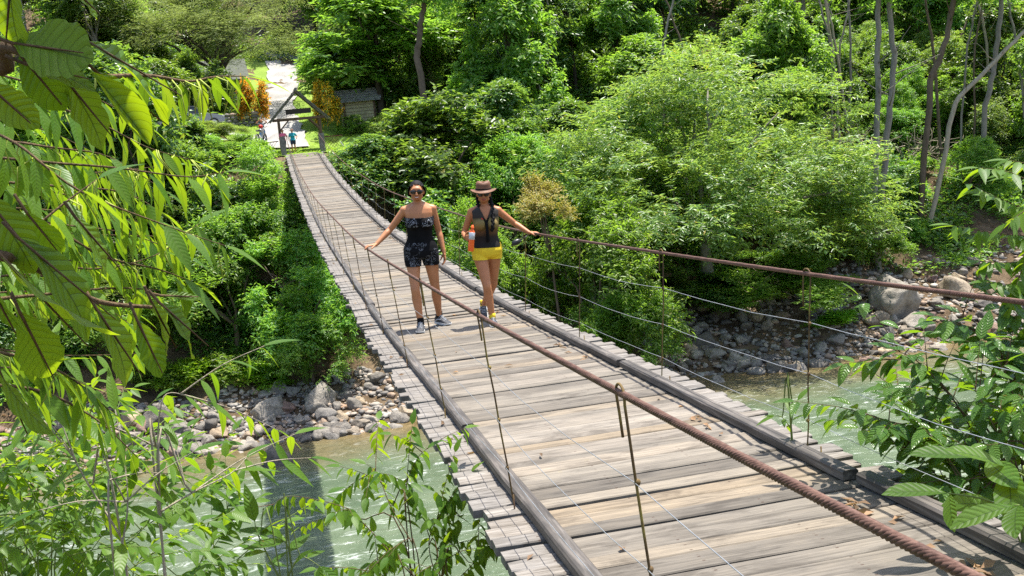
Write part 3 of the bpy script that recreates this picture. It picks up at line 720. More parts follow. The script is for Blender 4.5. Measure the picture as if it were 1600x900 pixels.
# ------------------------------------------------------------------ rocks
def rock_mesh(seed, sub=3, flat=.7, rough=.35):
    bm = bmesh.new(); bmesh.ops.create_icosphere(bm, subdivisions=sub, radius=1)
    o = Vector((seed * 3.7, seed * 1.3, seed * 7.1)); rng = random.Random(seed)
    planes = [(Vector((rng.gauss(0, 1), rng.gauss(0, 1), rng.gauss(0, 1))).normalized(), rng.uniform(.48, .8)) for _ in range(11)]
    for v in bm.verts:
        p = v.co.copy()
        for nn, d in planes:
            e = p.dot(nn)
            if e > d: p -= nn * (e - d) * .95
        k = 1 + rough * .6 * noise.noise(p * 1.2 + o) + rough * .3 * noise.noise(p * 3.1 + o) + rough * .12 * noise.noise(p * 7 + o)
        v.co = Vector((p.x * k * 1.1, p.y * k, p.z * k * flat))
    me = bpy.data.meshes.new('rock'); bm.to_mesh(me); bm.free(); me.materials.append(M['rock'])
    me.polygons.foreach_set('use_smooth', np.ones(len(me.polygons), dtype=bool)); return me
RK = [rock_mesh(s, 3 if s < 8 else 4, .55 + .04 * s, .35) for s in range(1, 11)]
RKS = [rock_mesh(s, 2, .7, .3) for s in range(20, 28)]
def rock(me, x, y, s, z=None, label=None, group=None, name='boulder', cat='rock', rz=None, sink=.25, sc=(1, 1, 1)):
    o = bpy.data.objects.new(name, me); C.objects.link(o); rr = random
    o.location = (x, y, (Hs(x, y) if z is None else z) + s * (.5 - sink)); o.rotation_euler = (rr.uniform(-.25, .25), rr.uniform(-.25, .25), rr.uniform(0, 6.28) if rz is None else rz)
    o.scale = (s * sc[0], s * sc[1], s * sc[2]); return tag(o, label, cat, group)
def rock_px(px, py, wpx, label, k, **kw):
    """boulder seen at a photo pixel: found by marching the view ray down to the bank"""
    d = CF + (px - 800) / FPX * CR - (py - 450) / FPX * CU; t = 30.0
    while t < 90:
        q = CAM + d * t
        if q[2] < max(float(H(q[0], q[1])), WZ): break
        t += .1
    s = wpx / FPX * t / 2; return rock(RK[k], float(q[0]), float(q[1]), s, max(float(H(q[0], q[1])), WZ - .1), label, **kw)
for a in [(424, 645, 56, 'large dark grey boulder with pale face on the left bank near the deck', 8), (245, 668, 54, 'pale grey boulder with fluted face on the left bank', 9),
          (208, 662, 44, 'mossy brown boulder left of the fluted pale boulder', 2), (345, 683, 34, 'mid grey squarish stone in the middle of the left stone bank', 3),
          (322, 708, 40, 'pale stone at the waterline of the left bank', 4), (436, 690, 26, 'purplish red stone at the waterline under the bridge', 5),
          (432, 726, 60, 'flat grey boulder standing in the river near the left bank', 6), (566, 667, 30, 'rounded pale stone at the edge of the bridge shadow', 7),
          (520, 684, 28, 'tan stone at the waterline beside the deck edge', 1), (500, 628, 60, 'dark shaded boulder under the bridge', 8),
          (205, 745, 40, 'pale flat stone at the lower left among the leaves', 0),
          (1402, 486, 88, 'biggest sunlit boulder, craggy and brown, on the right bank', 9), (1368, 508, 46, 'tan flat topped boulder below the biggest one', 3),
          (1430, 512, 48, 'tan wedge shaped boulder right of the flat topped one', 5), (1492, 462, 62, 'tan boulder high on the right bank under the cable', 6),
          (1385, 527, 30, 'grey boulder below the flat topped tan one', 7), (1215, 578, 36, 'grey boulder at the waterline of the right bank', 2),
          (1158, 575, 40, 'dark wet boulder in the shade of the huge tree by the water', 4), (1100, 540, 44, 'dark boulder in shade behind the right deck edge', 8)]:
    rock_px(*a)
rr = random.Random(9); cnt = 0
rows = []
for _ in range(1500):
    px = rr.choice([rr.uniform(-40, 640), rr.uniform(1030, 1640)]); Y = 46.0 + 7.3 * rr.random() ** 1.5
    x = float(at(px, 600, Y)[0]); s = .11 + .42 * rr.random() ** 3.2
    if s < .16 and Y > 51: continue
    if px < 700: Y = 46.2 + (Y - 46) * .62; x = float(at(px, 600, Y)[0])
    rows.append((s, x, Y))
rows.sort(reverse=True)
for s, x, Y in rows[:280]:
    side = x < 6
    rock((RK if s > .3 else RKS)[rr.randrange(8)], x, Y, s, None, 'grey river stone lying among the others on the stony ' + ('left' if side else 'right') + ' bank', 'river stones on the ' + ('left' if side else 'right') + ' bank', 'river_stone', 'stone')
# the smaller stones and pebbles
def pebbles():
    rng = np.random.default_rng(4); tm = []
    for me in RKS[:4]:
        v = np.empty(len(me.vertices) * 3); me.vertices.foreach_get('co', v); f = np.array([p.vertices[:] for p in me.polygons]); tm.append((v.reshape(-1, 3), f))
    VV = []; FF = []; b = 0
    for i in range(7000):
        px = rng.choice([rng.uniform(-40, 660), rng.uniform(1000, 1650)]); Y = 45.8 + 8.6 * rng.random() ** 1.2
        if px < 700: Y = 46 + (Y - 46) * .62
        x = float(at(px, 600, Y)[0]); s = .06 + .17 * rng.random() ** 1.8
        v, f = tm[i % 4]; a = rng.uniform(0, 6.28); ca, sa = math.cos(a), math.sin(a)
        w = v * s * rng.uniform(.8, 1.25, 3); w = np.stack([w[:, 0] * ca - w[:, 1] * sa, w[:, 0] * sa + w[:, 1] * ca, w[:, 2]], 1)
        VV.append(w + [x, Y, Hs(x, Y) + s * .2]); FF.append(f + b); b += len(v)
    o = link_mesh('pebbles', np_mesh('pebbles', np.concatenate(VV), np.concatenate(FF)), M['pebble'], None, True); return tag(o, kind='stuff')
pebbles()

# ------------------------------------------------------------------ the suspension footbridge
KY = np.array([-1, 1, 4, 8, 13, 20, 28, 36, 45, 54, 64.])
ZK = np.array([0.391, 0.244, 0.068, -0.122, -0.346, -0.474, -0.528, -0.373, -0.051, 0.402, 1.115])
HK = np.array([1.075, 1.045, 1.023, 1.0, 0.997, 1.004, 0.997, 0.989, 0.972, 1.022, 1.061])
def cub(x, v):
    K = KY; m = np.gradient(v, K)
    if x <= K[0]: return v[0] + m[0] * (x - K[0])
    i = min(int(np.searchsorted(K, x)) - 1, len(K) - 2); h = K[i + 1] - K[i]; t = (x - K[i]) / h
    return float((2 * t ** 3 - 3 * t ** 2 + 1) * v[i] + (t ** 3 - 2 * t ** 2 + t) * h * m[i] + (-2 * t ** 3 + 3 * t ** 2) * v[i + 1] + (t ** 3 - t ** 2) * h * m[i + 1])
def dz(y): return cub(y, ZK)
def hz(y): return cub(y, HK)
Y1, DY = 3.017, 2.324; WB, WT, WE = .85, .93, 1.056; YEND = 63.6; YST = -2.0
HY = [Y1 + i * DY for i in range(-2, 26) if Y1 + i * DY < 62.5]
bridge = empty('suspension_bridge', (0, 0, 0))
tag(bridge, 'long plank suspension footbridge with rusty cable handrails sagging across the river', 'bridge')
def planks():
    rng = random.Random(2); mb = MB(); y = YST; nx = 12
    while y < YEND:
        w = rng.choice([.13, .15, .16, .18, .2, .22]) * rng.uniform(.93, 1.07); near_h = min(abs(y + w - h) for h in HY)
        gap = rng.choice([.004, .005, .006, .009, .012, .02]) if near_h > .13 else rng.choice([.02, .04, .05])
        xl = -WE + rng.choice((rng.uniform(-.02, .02), rng.uniform(-.045, .045))); xr = WE + rng.choice((rng.uniform(-.02, .02), rng.uniform(-.05, .05))); dzj = rng.uniform(-.006, .007); roll = rng.uniform(-.006, .006); skew = rng.uniform(-.012, .012)
        th = .05; rows = []
        ph1, ph2 = rng.uniform(0, 9), rng.uniform(0, 9)
        for i in range(nx + 1):
            t = i / nx; x = xl + (xr - xl) * t
            e1 = .004 * math.sin(x * 5 + ph1) + rng.uniform(-.002, .002); e2 = .004 * math.sin(x * 4 + ph2) + rng.uniform(-.002, .002)
            if i in (0, nx): e1 += rng.uniform(0, .03); e2 -= rng.uniform(0, .03)
            ya, yb = y + e1 + skew * x, y + w - gap + e2 + skew * x
            za, zb = dz(ya) + dzj - roll, dz(yb) + dzj + roll; sag = -.004 * (1 - (x / WE) ** 2); ch = .006
            rows.append([(x, ya, za - th), (x, ya, za - ch + sag), (x, ya + ch, za + sag), (x, yb - ch, zb + sag), (x, yb, zb - ch + sag), (x, yb, zb - th)])
        vs = [p for r in rows for p in r]; fs = []
        for i in range(nx):
            for k in range(6):
                k2 = (k + 1) % 6; fs.append((i * 6 + k, i * 6 + k2, (i + 1) * 6 + k2, (i + 1) * 6 + k))
        fs += [tuple(range(5, -1, -1)), tuple(nx * 6 + k for k in range(6))]
        mb.add(vs, fs); y += w
    me = mb.mesh('deck'); return link_mesh('deck', me, M['plank'], bridge, False)
planks()
def kerb_beam(side, y0, y1, off):
    mb = MB(); n = max(2, int((y1 - y0) / .6)); w, h = .088, .052; x = side * (.79 + off); rng = random.Random(int(y0 * 10 + side)); vs = []; fs = []
    for i in range(n + 1):
        y = y0 + (y1 - y0) * i / n; z = dz(y) + .012; xx = x + rng.uniform(-.004, .004); c = .01; hw = w / 2
        vs += [(xx - hw, y, z), (xx + hw, y, z), (xx + hw, y, z + h - c), (xx + hw - c, y, z + h), (xx - hw + c, y, z + h), (xx - hw, y, z + h - c)]
    for i in range(n):
        for k in range(6):
            k2 = (k + 1) % 6; fs.append((i * 6 + k, (i + 1) * 6 + k, (i + 1) * 6 + k2, i * 6 + k2))
    fs += [tuple(range(6)), tuple(n * 6 + k for k in range(5, -1, -1))]
    mb.add(vs, fs); mb.build('kerb_beam', M['kerb'], bridge)
for side, js in ((-1, [-2.0, 6.95, 14.6, 20.4, 27, 34, 41, 48, 55.5, 62.8]), (1, [-2.0, 4.75, 8.45, 15.0, 21, 28, 35, 42, 49, 56, 62.8])):
    for i in range(len(js) - 1):
        kerb_beam(side, js[i] + .03, js[i + 1] - .03, (.05 if (side == 1 and i == 0) else random.uniform(-.012, .012)))
def cable(side):
    mb = MB(); R = .0125; yA, yB = -2.0, 12.0; n = 2400; st = 6; sr = .0060; orr = R - sr
    for k in range(st):
        pts = []
        for i in range(n + 1):
            y = yA + (yB - yA) * i / n; a = 2 * PI * (y / .09 + k / st)
            pts.append((side * WT + orr * math.cos(a), y, dz(y) + hz(y) + orr * math.sin(a)))
        mb.tube(pts, sr, 5, False)
    pts = [(side * WT, y, dz(y) + hz(y)) for y in np.linspace(yB - .02, 64.6, 160)]; mb.tube(pts, R, 8)
    mb.build('handrail_cable', M['rust'], bridge, True)
cable(-1); cable(1)
FR_ = (.19, .45, .73)
def hanger(side, y, k):
    rng = random.Random(k * 7 + side); mb = MB(); zt = dz(y) + hz(y); zb = dz(y); r = .0047
    xt, xb = side * WT, side * WB; dy = rng.uniform(-.02, .02)
    # rod from below the deck up over the cable, hooked over with a hanging tail
    pts = [(xb, y, zb - .16)] + [(xb + (xt - xb) * t + rng.uniform(-.004, .004), y + rng.uniform(-.004, .004) + dy * t, zb + (zt - zb - .03) * t) for t in (0, .2, .4, .6, .8, 1)]
    tl = rng.uniform(.12, .2); hk = .085
    for a in np.linspace(0, PI, 9)[1:]:
        pts.append((xt, y + dy + hk / 2 - hk / 2 * math.cos(a), zt - .01 + .036 * math.sin(a)))
    pts += [(xt - side * .006, y + dy + hk, zt - tl * .5), (xt - side * .01, y + dy + hk - .005, zt - tl)]
    mb.tube(pts, r, 6)
    # wire ties wrapped round the rod
    for f in FR_:
        p = (xb + (xt - xb) * f, y + dy * f, zb + (zt - zb) * f); mb.ball(p, (.011, .013, .012), 6, 4)
    # short upturned tail of the U below the deck
    mb.tube([(xb, y, zb - .16), (xb + side * .01, y - .06, zb - .18), (xb + side * .02, y - .12, zb - .12), (xb + side * .02, y - .125, zb + rng.uniform(.05, .09))], r, 5)
    mb.build('suspender_rod', M['rod'], bridge, True)
for k, y in enumerate(HY):
    for s in (-1, 1): hanger(s, y, k)
for s in (-1, 1):
    for f in FR_:
        mb = MB(); pts = []; rng = random.Random(int(f * 100) + s)
        for a, b in zip(HY[:-1], HY[1:]):
            sag = rng.uniform(.01, .04)
            for i in range(6):
                t = i / 6; y = a + (b - a) * t
                pts.append((s * (WB + (WT - WB) * f + .008), y, dz(y) + hz(y) * f - sag * 4 * t * (1 - t) * (1 if f > .3 else .6) + rng.uniform(-.003, .003)))
        mb.tube(pts, .002, 4); mb.build('side_wire', M['wire'], bridge, True)
for k, y in enumerate(HY):
    mb = MB(); mb.beam((-1.0, y - .06, dz(y) - .12), (1.0, y - .06, dz(y) - .12), .1, .12); mb.build('cross_beam', M['kerb'], bridge)
for s in (-.6, .6):
    mb = MB(); mb.tube([(s, y, dz(y) - .21) for y in np.linspace(YST, YEND, 60)], .03, 6); mb.build('under_cable', M['rust'], bridge, True)
# fallen leaves lying along the kerbs
rng = np.random.default_rng(12); n = 260
yy = 2.5 + 28 * rng.random(n) ** 1.6; sx = np.where(rng.random(n) < .75, .655 - .05 * rng.random(n), np.where(rng.random(n) < .6, -.62 + .9 * rng.random(n), -.95 + .06 * rng.random(n)))
clus = np.sin(yy * 2.1) > -.1; yy = yy[clus]; sx = sx[clus]; n = len(yy)
B = np.stack([sx, yy, [dz(y) + .012 for y in yy]], 1); a = rng.random(n) * 6.28
LD = unit(np.stack([np.cos(a), np.sin(a), rng.normal(0, .15, n)], 1)); N = unit(np.array([0, 0, 1.]) + rng.normal(0, .35, (n, 3)))
V, F = leaf_verts(B, LD, N, .05 + .05 * rng.random(n), .02 + .018 * rng.random(n))
tag(link_mesh('fallen_leaves', np_mesh('fallen_leaves', V, F), M['leaf_dry'], None, False), kind='stuff')

# ------------------------------------------------------------------ people
def skin_mat(name, col):
    t = NT(name); v = t.coord('Object'); a = t.noise(v, 9, 4)
    t.set(t.ramp(a, [(.3, g(col, .88)), (.7, g(col, 1.1))]), .48, 0, .4); return t.m
M['skin'] = skin_mat('skin', (.42, .175, .075)); M['skin_tan'] = skin_mat('skin_tan', (.41, .16, .065))
M['lips'] = plain('lips', (.3, .06, .05), .45, .1); M['teeth'] = plain('teeth', (.75, .72, .66), .4, .05)
M['hair'] = plain('black_hair', (.004, .003, .0025), .55, .4, 40, spec=.15, bump=.6)
M['hair_brown'] = plain('brown_hair', (.06, .03, .018), .5, .4, 40, bump=.6)
M['lens'] = plain('dark_lens', (.008, .007, .007), .08, .1, spec=.6)
M['yellow'] = plain('yellow_cloth', (.72, .5, .02), .8, .1, 20, bump=.2)
M['black'] = plain('black_cloth', (.005, .005, .0055), .85, .3, 12, spec=.12, bump=.2)
M['hat'] = plain('brown_hat_leather', (.13, .055, .025), .6, .35, 12, bump=.25)
M['sole'] = plain('pale_sole', (.5, .5, .48), .6, .15)
M['shoe'] = plain('dark_shoe', (.035, .036, .04), .6, .5, 30, bump=.3)
M['lace'] = plain('shoe_lace', (.45, .47, .5), .6, .1)
M['orange'] = plain('orange_drink', (.85, .13, .02), .25, .06, spec=.5)
M['silver'] = plain('silver_label', (.45, .45, .46), .35, .3, 40, .4)
M['teal'] = plain('teal_cloth', (.015, .27, .33), .8, .15); M['navy'] = plain('navy_cloth', (.02, .025, .06), .8, .2)
M['pink'] = plain('pink_cloth', (.7, .12, .22), .8, .15); M['denim'] = plain('denim', (.06, .17, .36), .85, .25); M['grey_cloth'] = plain('grey_cloth', (.12, .12, .13), .85, .2)
M['red'] = plain('red_paint', (.5, .03, .02), .35, .1); M['black_plastic'] = plain('black_plastic', (.015, .015, .016), .35, .2)
def floral(name, wd, th, k):
    t = NT(name); v = t.coord('Object'); wv = t.noise(v, 16, 4, .6, 1.8); pa = t.noise(v, 7, 2, .5); fi = t.noise(v, 55, 3, .7)
    ln = t.math('LESS_THAN', t.math('ABSOLUTE', t.math('SUBTRACT', wv, .5)), wd); m = t.math('MULTIPLY', ln, t.math('GREATER_THAN', pa, th)); m = t.math('MULTIPLY', m, t.math('GREATER_THAN', fi, .38))
    t.set(t.mix(m, (.006, .006, .007), (.34 * k, .36 * k, .4 * k)), .85, 0, .12); return t.m
M['floral'] = floral('black_floral_shorts', .013, .53, .6); M['floral_band'] = floral('black_floral_band', .022, .42, .9)
def sheer():
    t = NT('sheer_black_top'); v = t.coord('Object'); sx = t.n('ShaderNodeSeparateXYZ'); t.l(v, sx.inputs[0])
    a = t.noise(v, 260, 2)
    mr = t.n('ShaderNodeMapRange'); mr.inputs[1].default_value = .93; mr.inputs[2].default_value = 1.3; t.l(sx.outputs[2], mr.inputs[0])
    col = t.ramp(t.math('ADD', mr.outputs[0], t.math('MULTIPLY', t.noise(v, 14, 3), .15)), [(.12, (.008, .007, .006)), (.35, (.02, .012, .007)), (.55, (.14, .065, .022)), (.72, (.24, .16, .045)), (.92, (.2, .15, .05)), (1, (.03, .025, .02))])
    t.set(t.mix(t.math('MULTIPLY', t.math('GREATER_THAN', a, .55), .5), col, (.01, .01, .01)), .75, 0, .3); return t.m
M['sheer'] = sheer()

def limb(mb, pts, rad, seg=14):
    """smooth tapered limb through joints with rounded ends"""
    P = [Vector(p) for p in pts]; out = []; rr = []
    n = len(P)
    for i in range(n - 1):
        p0 = P[max(i - 1, 0)]; p1 = P[i]; p2 = P[i + 1]; p3 = P[min(i + 2, n - 1)]
        for k in range(5):
            t = k / 5
            out.append(.5 * ((2 * p1) + (p2 - p0) * t + (2 * p0 - 5 * p1 + 4 * p2 - p3) * t * t + (3 * p1 - p0 - 3 * p2 + p3) * t ** 3))
            rr.append(rad[i] + (rad[i + 1] - rad[i]) * t)
    out.append(P[-1]); rr.append(rad[-1])
    mb.tube(out, rr, seg); mb.ball(P[0], rad[0], 12, 8); mb.ball(P[-1], rad[-1], 12, 8)

def arm_pts(sh, el, wr):
    sh, el, wr = Vector(sh), Vector(el), Vector(wr)
    return [sh, sh.lerp(el, .35), sh.lerp(el, .8), el, el.lerp(wr, .25), el.lerp(wr, .65), wr]
ARM_R = [.046, .042, .036, .034, .037, .029, .023]
def leg_parts(mb, hip, knee, ank, s=1.0, infl=0.0, thigh_only=False):
    hip, knee, ank = Vector(hip), Vector(knee), Vector(ank)
    a = [hip + Vector((0, .0, .03)), hip.lerp(knee, .2), hip.lerp(knee, .6), knee - (knee - hip).normalized() * .05]
    ra = [.088 * s + infl, .086 * s + infl, .066 * s + infl, .054 * s + infl]
    if thigh_only: limb(mb, a, ra); return
    b = [knee, knee.lerp(ank, .12), knee.lerp(ank, .32) + Vector((0, .012, 0)), knee.lerp(ank, .65), knee.lerp(ank, .9), ank]
    limb(mb, a + b, ra + [.051 * s, .05 * s, .055 * s, .041 * s, .032 * s, .033 * s])
def torso(mb, infl=0.0, lean=0.0, bust=1.0, hipx=1.0):
    secs = [(.80, .12, .1), (.83, .155, .118), (.88, .176, .126), (.94, .165, .115), (.99, .142, .1), (1.04, .128, .092), (1.10, .13, .094), (1.17, .146, .102), (1.24, .152, .1), (1.30, .155, .088), (1.345, .145, .072), (1.375, .1, .06), (1.4, .06, .052)]
    mb.loft([(z, lean * (z - .85), -.005 + .012 * math.sin((z - .8) * 8), rx * (hipx if z < 1 else 1) + infl, ry + infl) for z, rx, ry in secs], 24, power=2.25)
    for s in (-1, 1):
        if bust: mb.ball((s * .066 + lean * .33, -.082, 1.185), (.062 + infl, .056 + infl, .06 + infl), 14, 9)
        mb.ball((s * .075, .062, .87), (.085 + infl, .08 + infl, .085 + infl), 14, 9)
def hand(mb, wr, d, palm_n, curl, spread=.25, s=1.0, thumb_side=1, thumb_curl=.3):
    """palm + five separate fingers. d along the hand, palm_n out of the palm"""
    wr = Vector(wr); d = Vector(d).normalized(); n = Vector(palm_n); n = (n - d * n.dot(d)).normalized(); x = d.cross(n).normalized() * thumb_side
    R = Matrix((x, d, n)).transposed()
    for q, (o, rx, rz_) in enumerate(((.01, .024, .019), (.035, .033, .016), (.062, .038, .0145), (.078, .037, .0125))):
        mb.ball(wr + d * o * s, (rx * s, .026 * s, rz_ * s), 12, 8, R)
    for i, (off, ln) in enumerate(((.029, .066), (.010, .075), (-.010, .070), (-.028, .056))):
        p = wr + d * .078 * s + x * off * s; fd = (d + x * off * spread * 14 * .5).normalized(); a = 0; pts = [p - fd * .02 * s, p]
        for k, fr in enumerate((.45, .3, .25)):
            a += curl * (.7, 1.1, .8)[k]
            v = fd * math.cos(a) + n * math.sin(a); p = p + v * ln * fr * s; pts.append(p)
        limb(mb, pts, [.0095 * s, .0095 * s, .0088 * s, .0082 * s, .0072 * s], 8)
    p = wr + d * .02 * s + x * .028 * s; td = (d * .65 + x * .75 + n * .25).normalized(); p2 = p + td * .035 * s; p3 = p2 + (td + d * .3 + n * thumb_curl).normalized() * .028 * s; p4 = p3 + (td * .6 + d * .5 + n * thumb_curl * 1.6).normalized() * .024 * s
    limb(mb, [p - td * .01, p, p2, p3, p4], [.013 * s, .013 * s, .0115 * s, .0105 * s, .0085 * s], 8)
def head(mb, o, R):
    def T(p): return Vector(o) + R @ Vector(p)
    B = lambda c, r: mb.ball(T(c), r, 18, 12, R)
    B((0, .012, .12), (.073, .09, .083)); B((0, -.012, .075), (.064, .07, .07)); B((0, -.028, .04), (.05, .052, .05)); B((0, -.058, .018), (.021, .02, .018))
    for s in (-1, 1):
        B((s * .036, -.055, .07), (.027, .026, .026)); B((s * .074, .008, .085), (.011, .02, .032)); B((s * .034, -.066, .118), (.032, .018, .013)); B((s * .046, -.02, .035), (.02, .035, .022))
        B((s * .011, -.097, .066), (.009, .011, .008))
    limb(mb, [T((0, -.076, .112)), T((0, -.09, .09)), T((0, -.106, .07))], [.009, .011, .0135], 10)
    B((0, -.083, .043), (.025, .014, .0075)); B((0, -.081, .033), (.021, .014, .008)); B((0, -.062, .125), (.055, .03, .03))
    limb(mb, [T((0, .02, -.075)), T((0, .015, -.03)), T((0, .012, .03))], [.052, .047, .05], 14)

def to_body(mb, name, mat, parent, voxel, smooth_it=4):
    o = mb.build(name, None, parent, True)
    bake(o, [('REMESH', dict(mode='VOXEL', voxel_size=voxel, use_smooth_shade=True)), ('SMOOTH', dict(factor=.5, iterations=smooth_it))])
    o.data.materials.clear()
    for m in (mat if isinstance(mat, (list, tuple)) else [mat]): o.data.materials.append(m)
    return o
def cut(o, cuts, keep=None, thick=.003):
    """trim an open garment: cuts = (point, normal) planes, everything on the normal side is removed"""
    bm = bmesh.new(); bm.from_mesh(o.data)
    for p, nn in cuts:
        bmesh.ops.bisect_plane(bm, geom=bm.verts[:] + bm.edges[:] + bm.faces[:], plane_co=p, plane_no=nn, clear_outer=True)
    if keep:
        bmesh.ops.delete(bm, geom=[f for f in bm.faces if not keep(f.calc_center_median())], context='FACES')
    bm.to_mesh(o.data); bm.free()
    if thick: bake(o, [('SOLIDIFY', dict(thickness=thick, offset=1.0))])
    return o
def shoe(parent, ank, toe, matU, sock=None, pitch=0.0, s=1.0, fine=True):
    ank = Vector(ank); t = Vector((toe[0], toe[1], 0)).normalized(); x = Vector((-t.y, t.x, 0))
    Rz = Matrix((x, t, Vector((0, 0, 1)))).transposed(); Rp = Matrix.Rotation(-pitch, 3, 'X'); R = Rz @ Rp
    o = ank + R @ Vector((0, 0, -.083 * s)) if pitch == 0 else ank + R @ Vector((0, 0, -.083 * s))
    T = lambda p: o + R @ (Vector(p) * s)
    mb = MB(); secs = [(-.062, .024, .012, .06), (-.05, .035, .012, .085), (-.02, .037, .012, .098), (.02, .037, .012, .1), (.06, .039, .012, .075), (.1, .045, .012, .056), (.14, .046, .012, .045), (.17, .038, .012, .038), (.188, .018, .014, .026)]
    vs = []; fs = []; seg = 14
    for y, w, z0, z1 in secs:
        for k in range(seg):
            a = 2 * PI * k / seg; cz = (z0 + z1) / 2; hzz = (z1 - z0) / 2
            vs.append(T((w * math.copysign(abs(math.cos(a)) ** .75, math.cos(a)), y, cz + hzz * math.copysign(abs(math.sin(a)) ** .8, math.sin(a)))))
    n = len(secs)
    for i in range(n - 1):
        for k in range(seg): fs.append((i * seg + k, (i + 1) * seg + k, (i + 1) * seg + (k + 1) % seg, i * seg + (k + 1) % seg))
    fs += [tuple(range(seg)), tuple((n - 1) * seg + k for k in range(seg - 1, -1, -1))]
    mb.add(vs, fs)
    # collar
    mb.tube([T((0, -.005, .06)), T((0, -.008, .1)), T((0, -.008, .112))], [.04 * s, .039 * s, .041 * s], 12)
    sh = mb.build('shoe', matU, parent, True)
    mb = MB(); vs = []; fs = []
    prof = [(-.068, .022), (-.05, .039), (0, .041), (.05, .042), (.1, .05), (.15, .049), (.18, .036), (.196, .014)]
    for y, w in prof:
        for (xx, zz) in ((-w, 0), (w, 0), (w, .024), (-w, .024)): vs.append(T((xx, y, zz + (.012 if y > .17 else 0) * (zz == 0))))
    for i in range(len(prof) - 1):
        for k in range(4): fs.append((i * 4 + k, (i + 1) * 4 + k, (i + 1) * 4 + (k + 1) % 4, i * 4 + (k + 1) % 4))
    fs += [(0, 1, 2, 3), tuple((len(prof) - 1) * 4 + k for k in (3, 2, 1, 0))]
    mb.add(vs, fs); mb.build('sole', M['sole'], sh, False)
    if fine:
        mb = MB()
        for q in range(5):
            y = .035 + q * .018; z = .098 - q * .0105
            mb.tube([T((-.024, y, z - .008)), T((0, y + .004, z + .003)), T((.024, y, z - .008))], .0035 * s, 5)
        for sx in (-1, 1): mb.tube([T((sx * .043, -.02, .04)), T((sx * .045, .03, .06)), T((sx * .04, .07, .062))], .005 * s, 5)
        mb.build('lace', M['lace'], sh, True)
    if sock:
        mb = MB(); mb.tube([ank + Vector((0, 0, -.01)), ank + Vector((0, 0, .03)), ank + Vector((0, .002, .062))], [.04 * s, .037 * s, .0385 * s], 14); mb.build('sock', sock, parent, True)
    return sh

def sunglasses(parent, o, R, mat):
    def T(p): return Vector(o) + R @ Vector(p)
    mb = MB()
    for s in (-1, 1):
        mb.ball(T((s * .034, -.094, .098)), (.033, .008, .024), 16, 8, R @ Matrix.Rotation(s * -.2, 3, 'Z'))
        mb.tube([T((s * .062, -.085, .106)), T((s * .078, -.04, .106)), T((s * .082, .015, .1))], .0035, 6)
    mb.tube([T((-.012, -.1, .104)), T((0, -.104, .106)), T((.012, -.1, .104))], .004, 6)
    mb.build('sunglasses', mat, parent, True)

def paint_face(o, ho, R):
    """lips and teeth as faces of the same skin"""
    me = o.data; Ri = R.transposed(); ho = Vector(ho); idx = np.zeros(len(me.polygons), np.int32)
    for p in me.polygons:
        c = Ri @ (Vector(p.center) - ho)
        if c.y < -.068 and abs(c.x) < .026 and .026 < c.z < .05:
            w = 1 - (c.x / .026) ** 2
            if abs(c.z - .038 - .006 * (c.x / .026) ** 2) < .0115 * w ** .6:
                idx[p.index] = 2 if abs(c.z - .0385 - .006 * (c.x / .026) ** 2) < .0048 * w and abs(c.x) < .019 else 1
    me.polygons.foreach_set('material_index', idx)

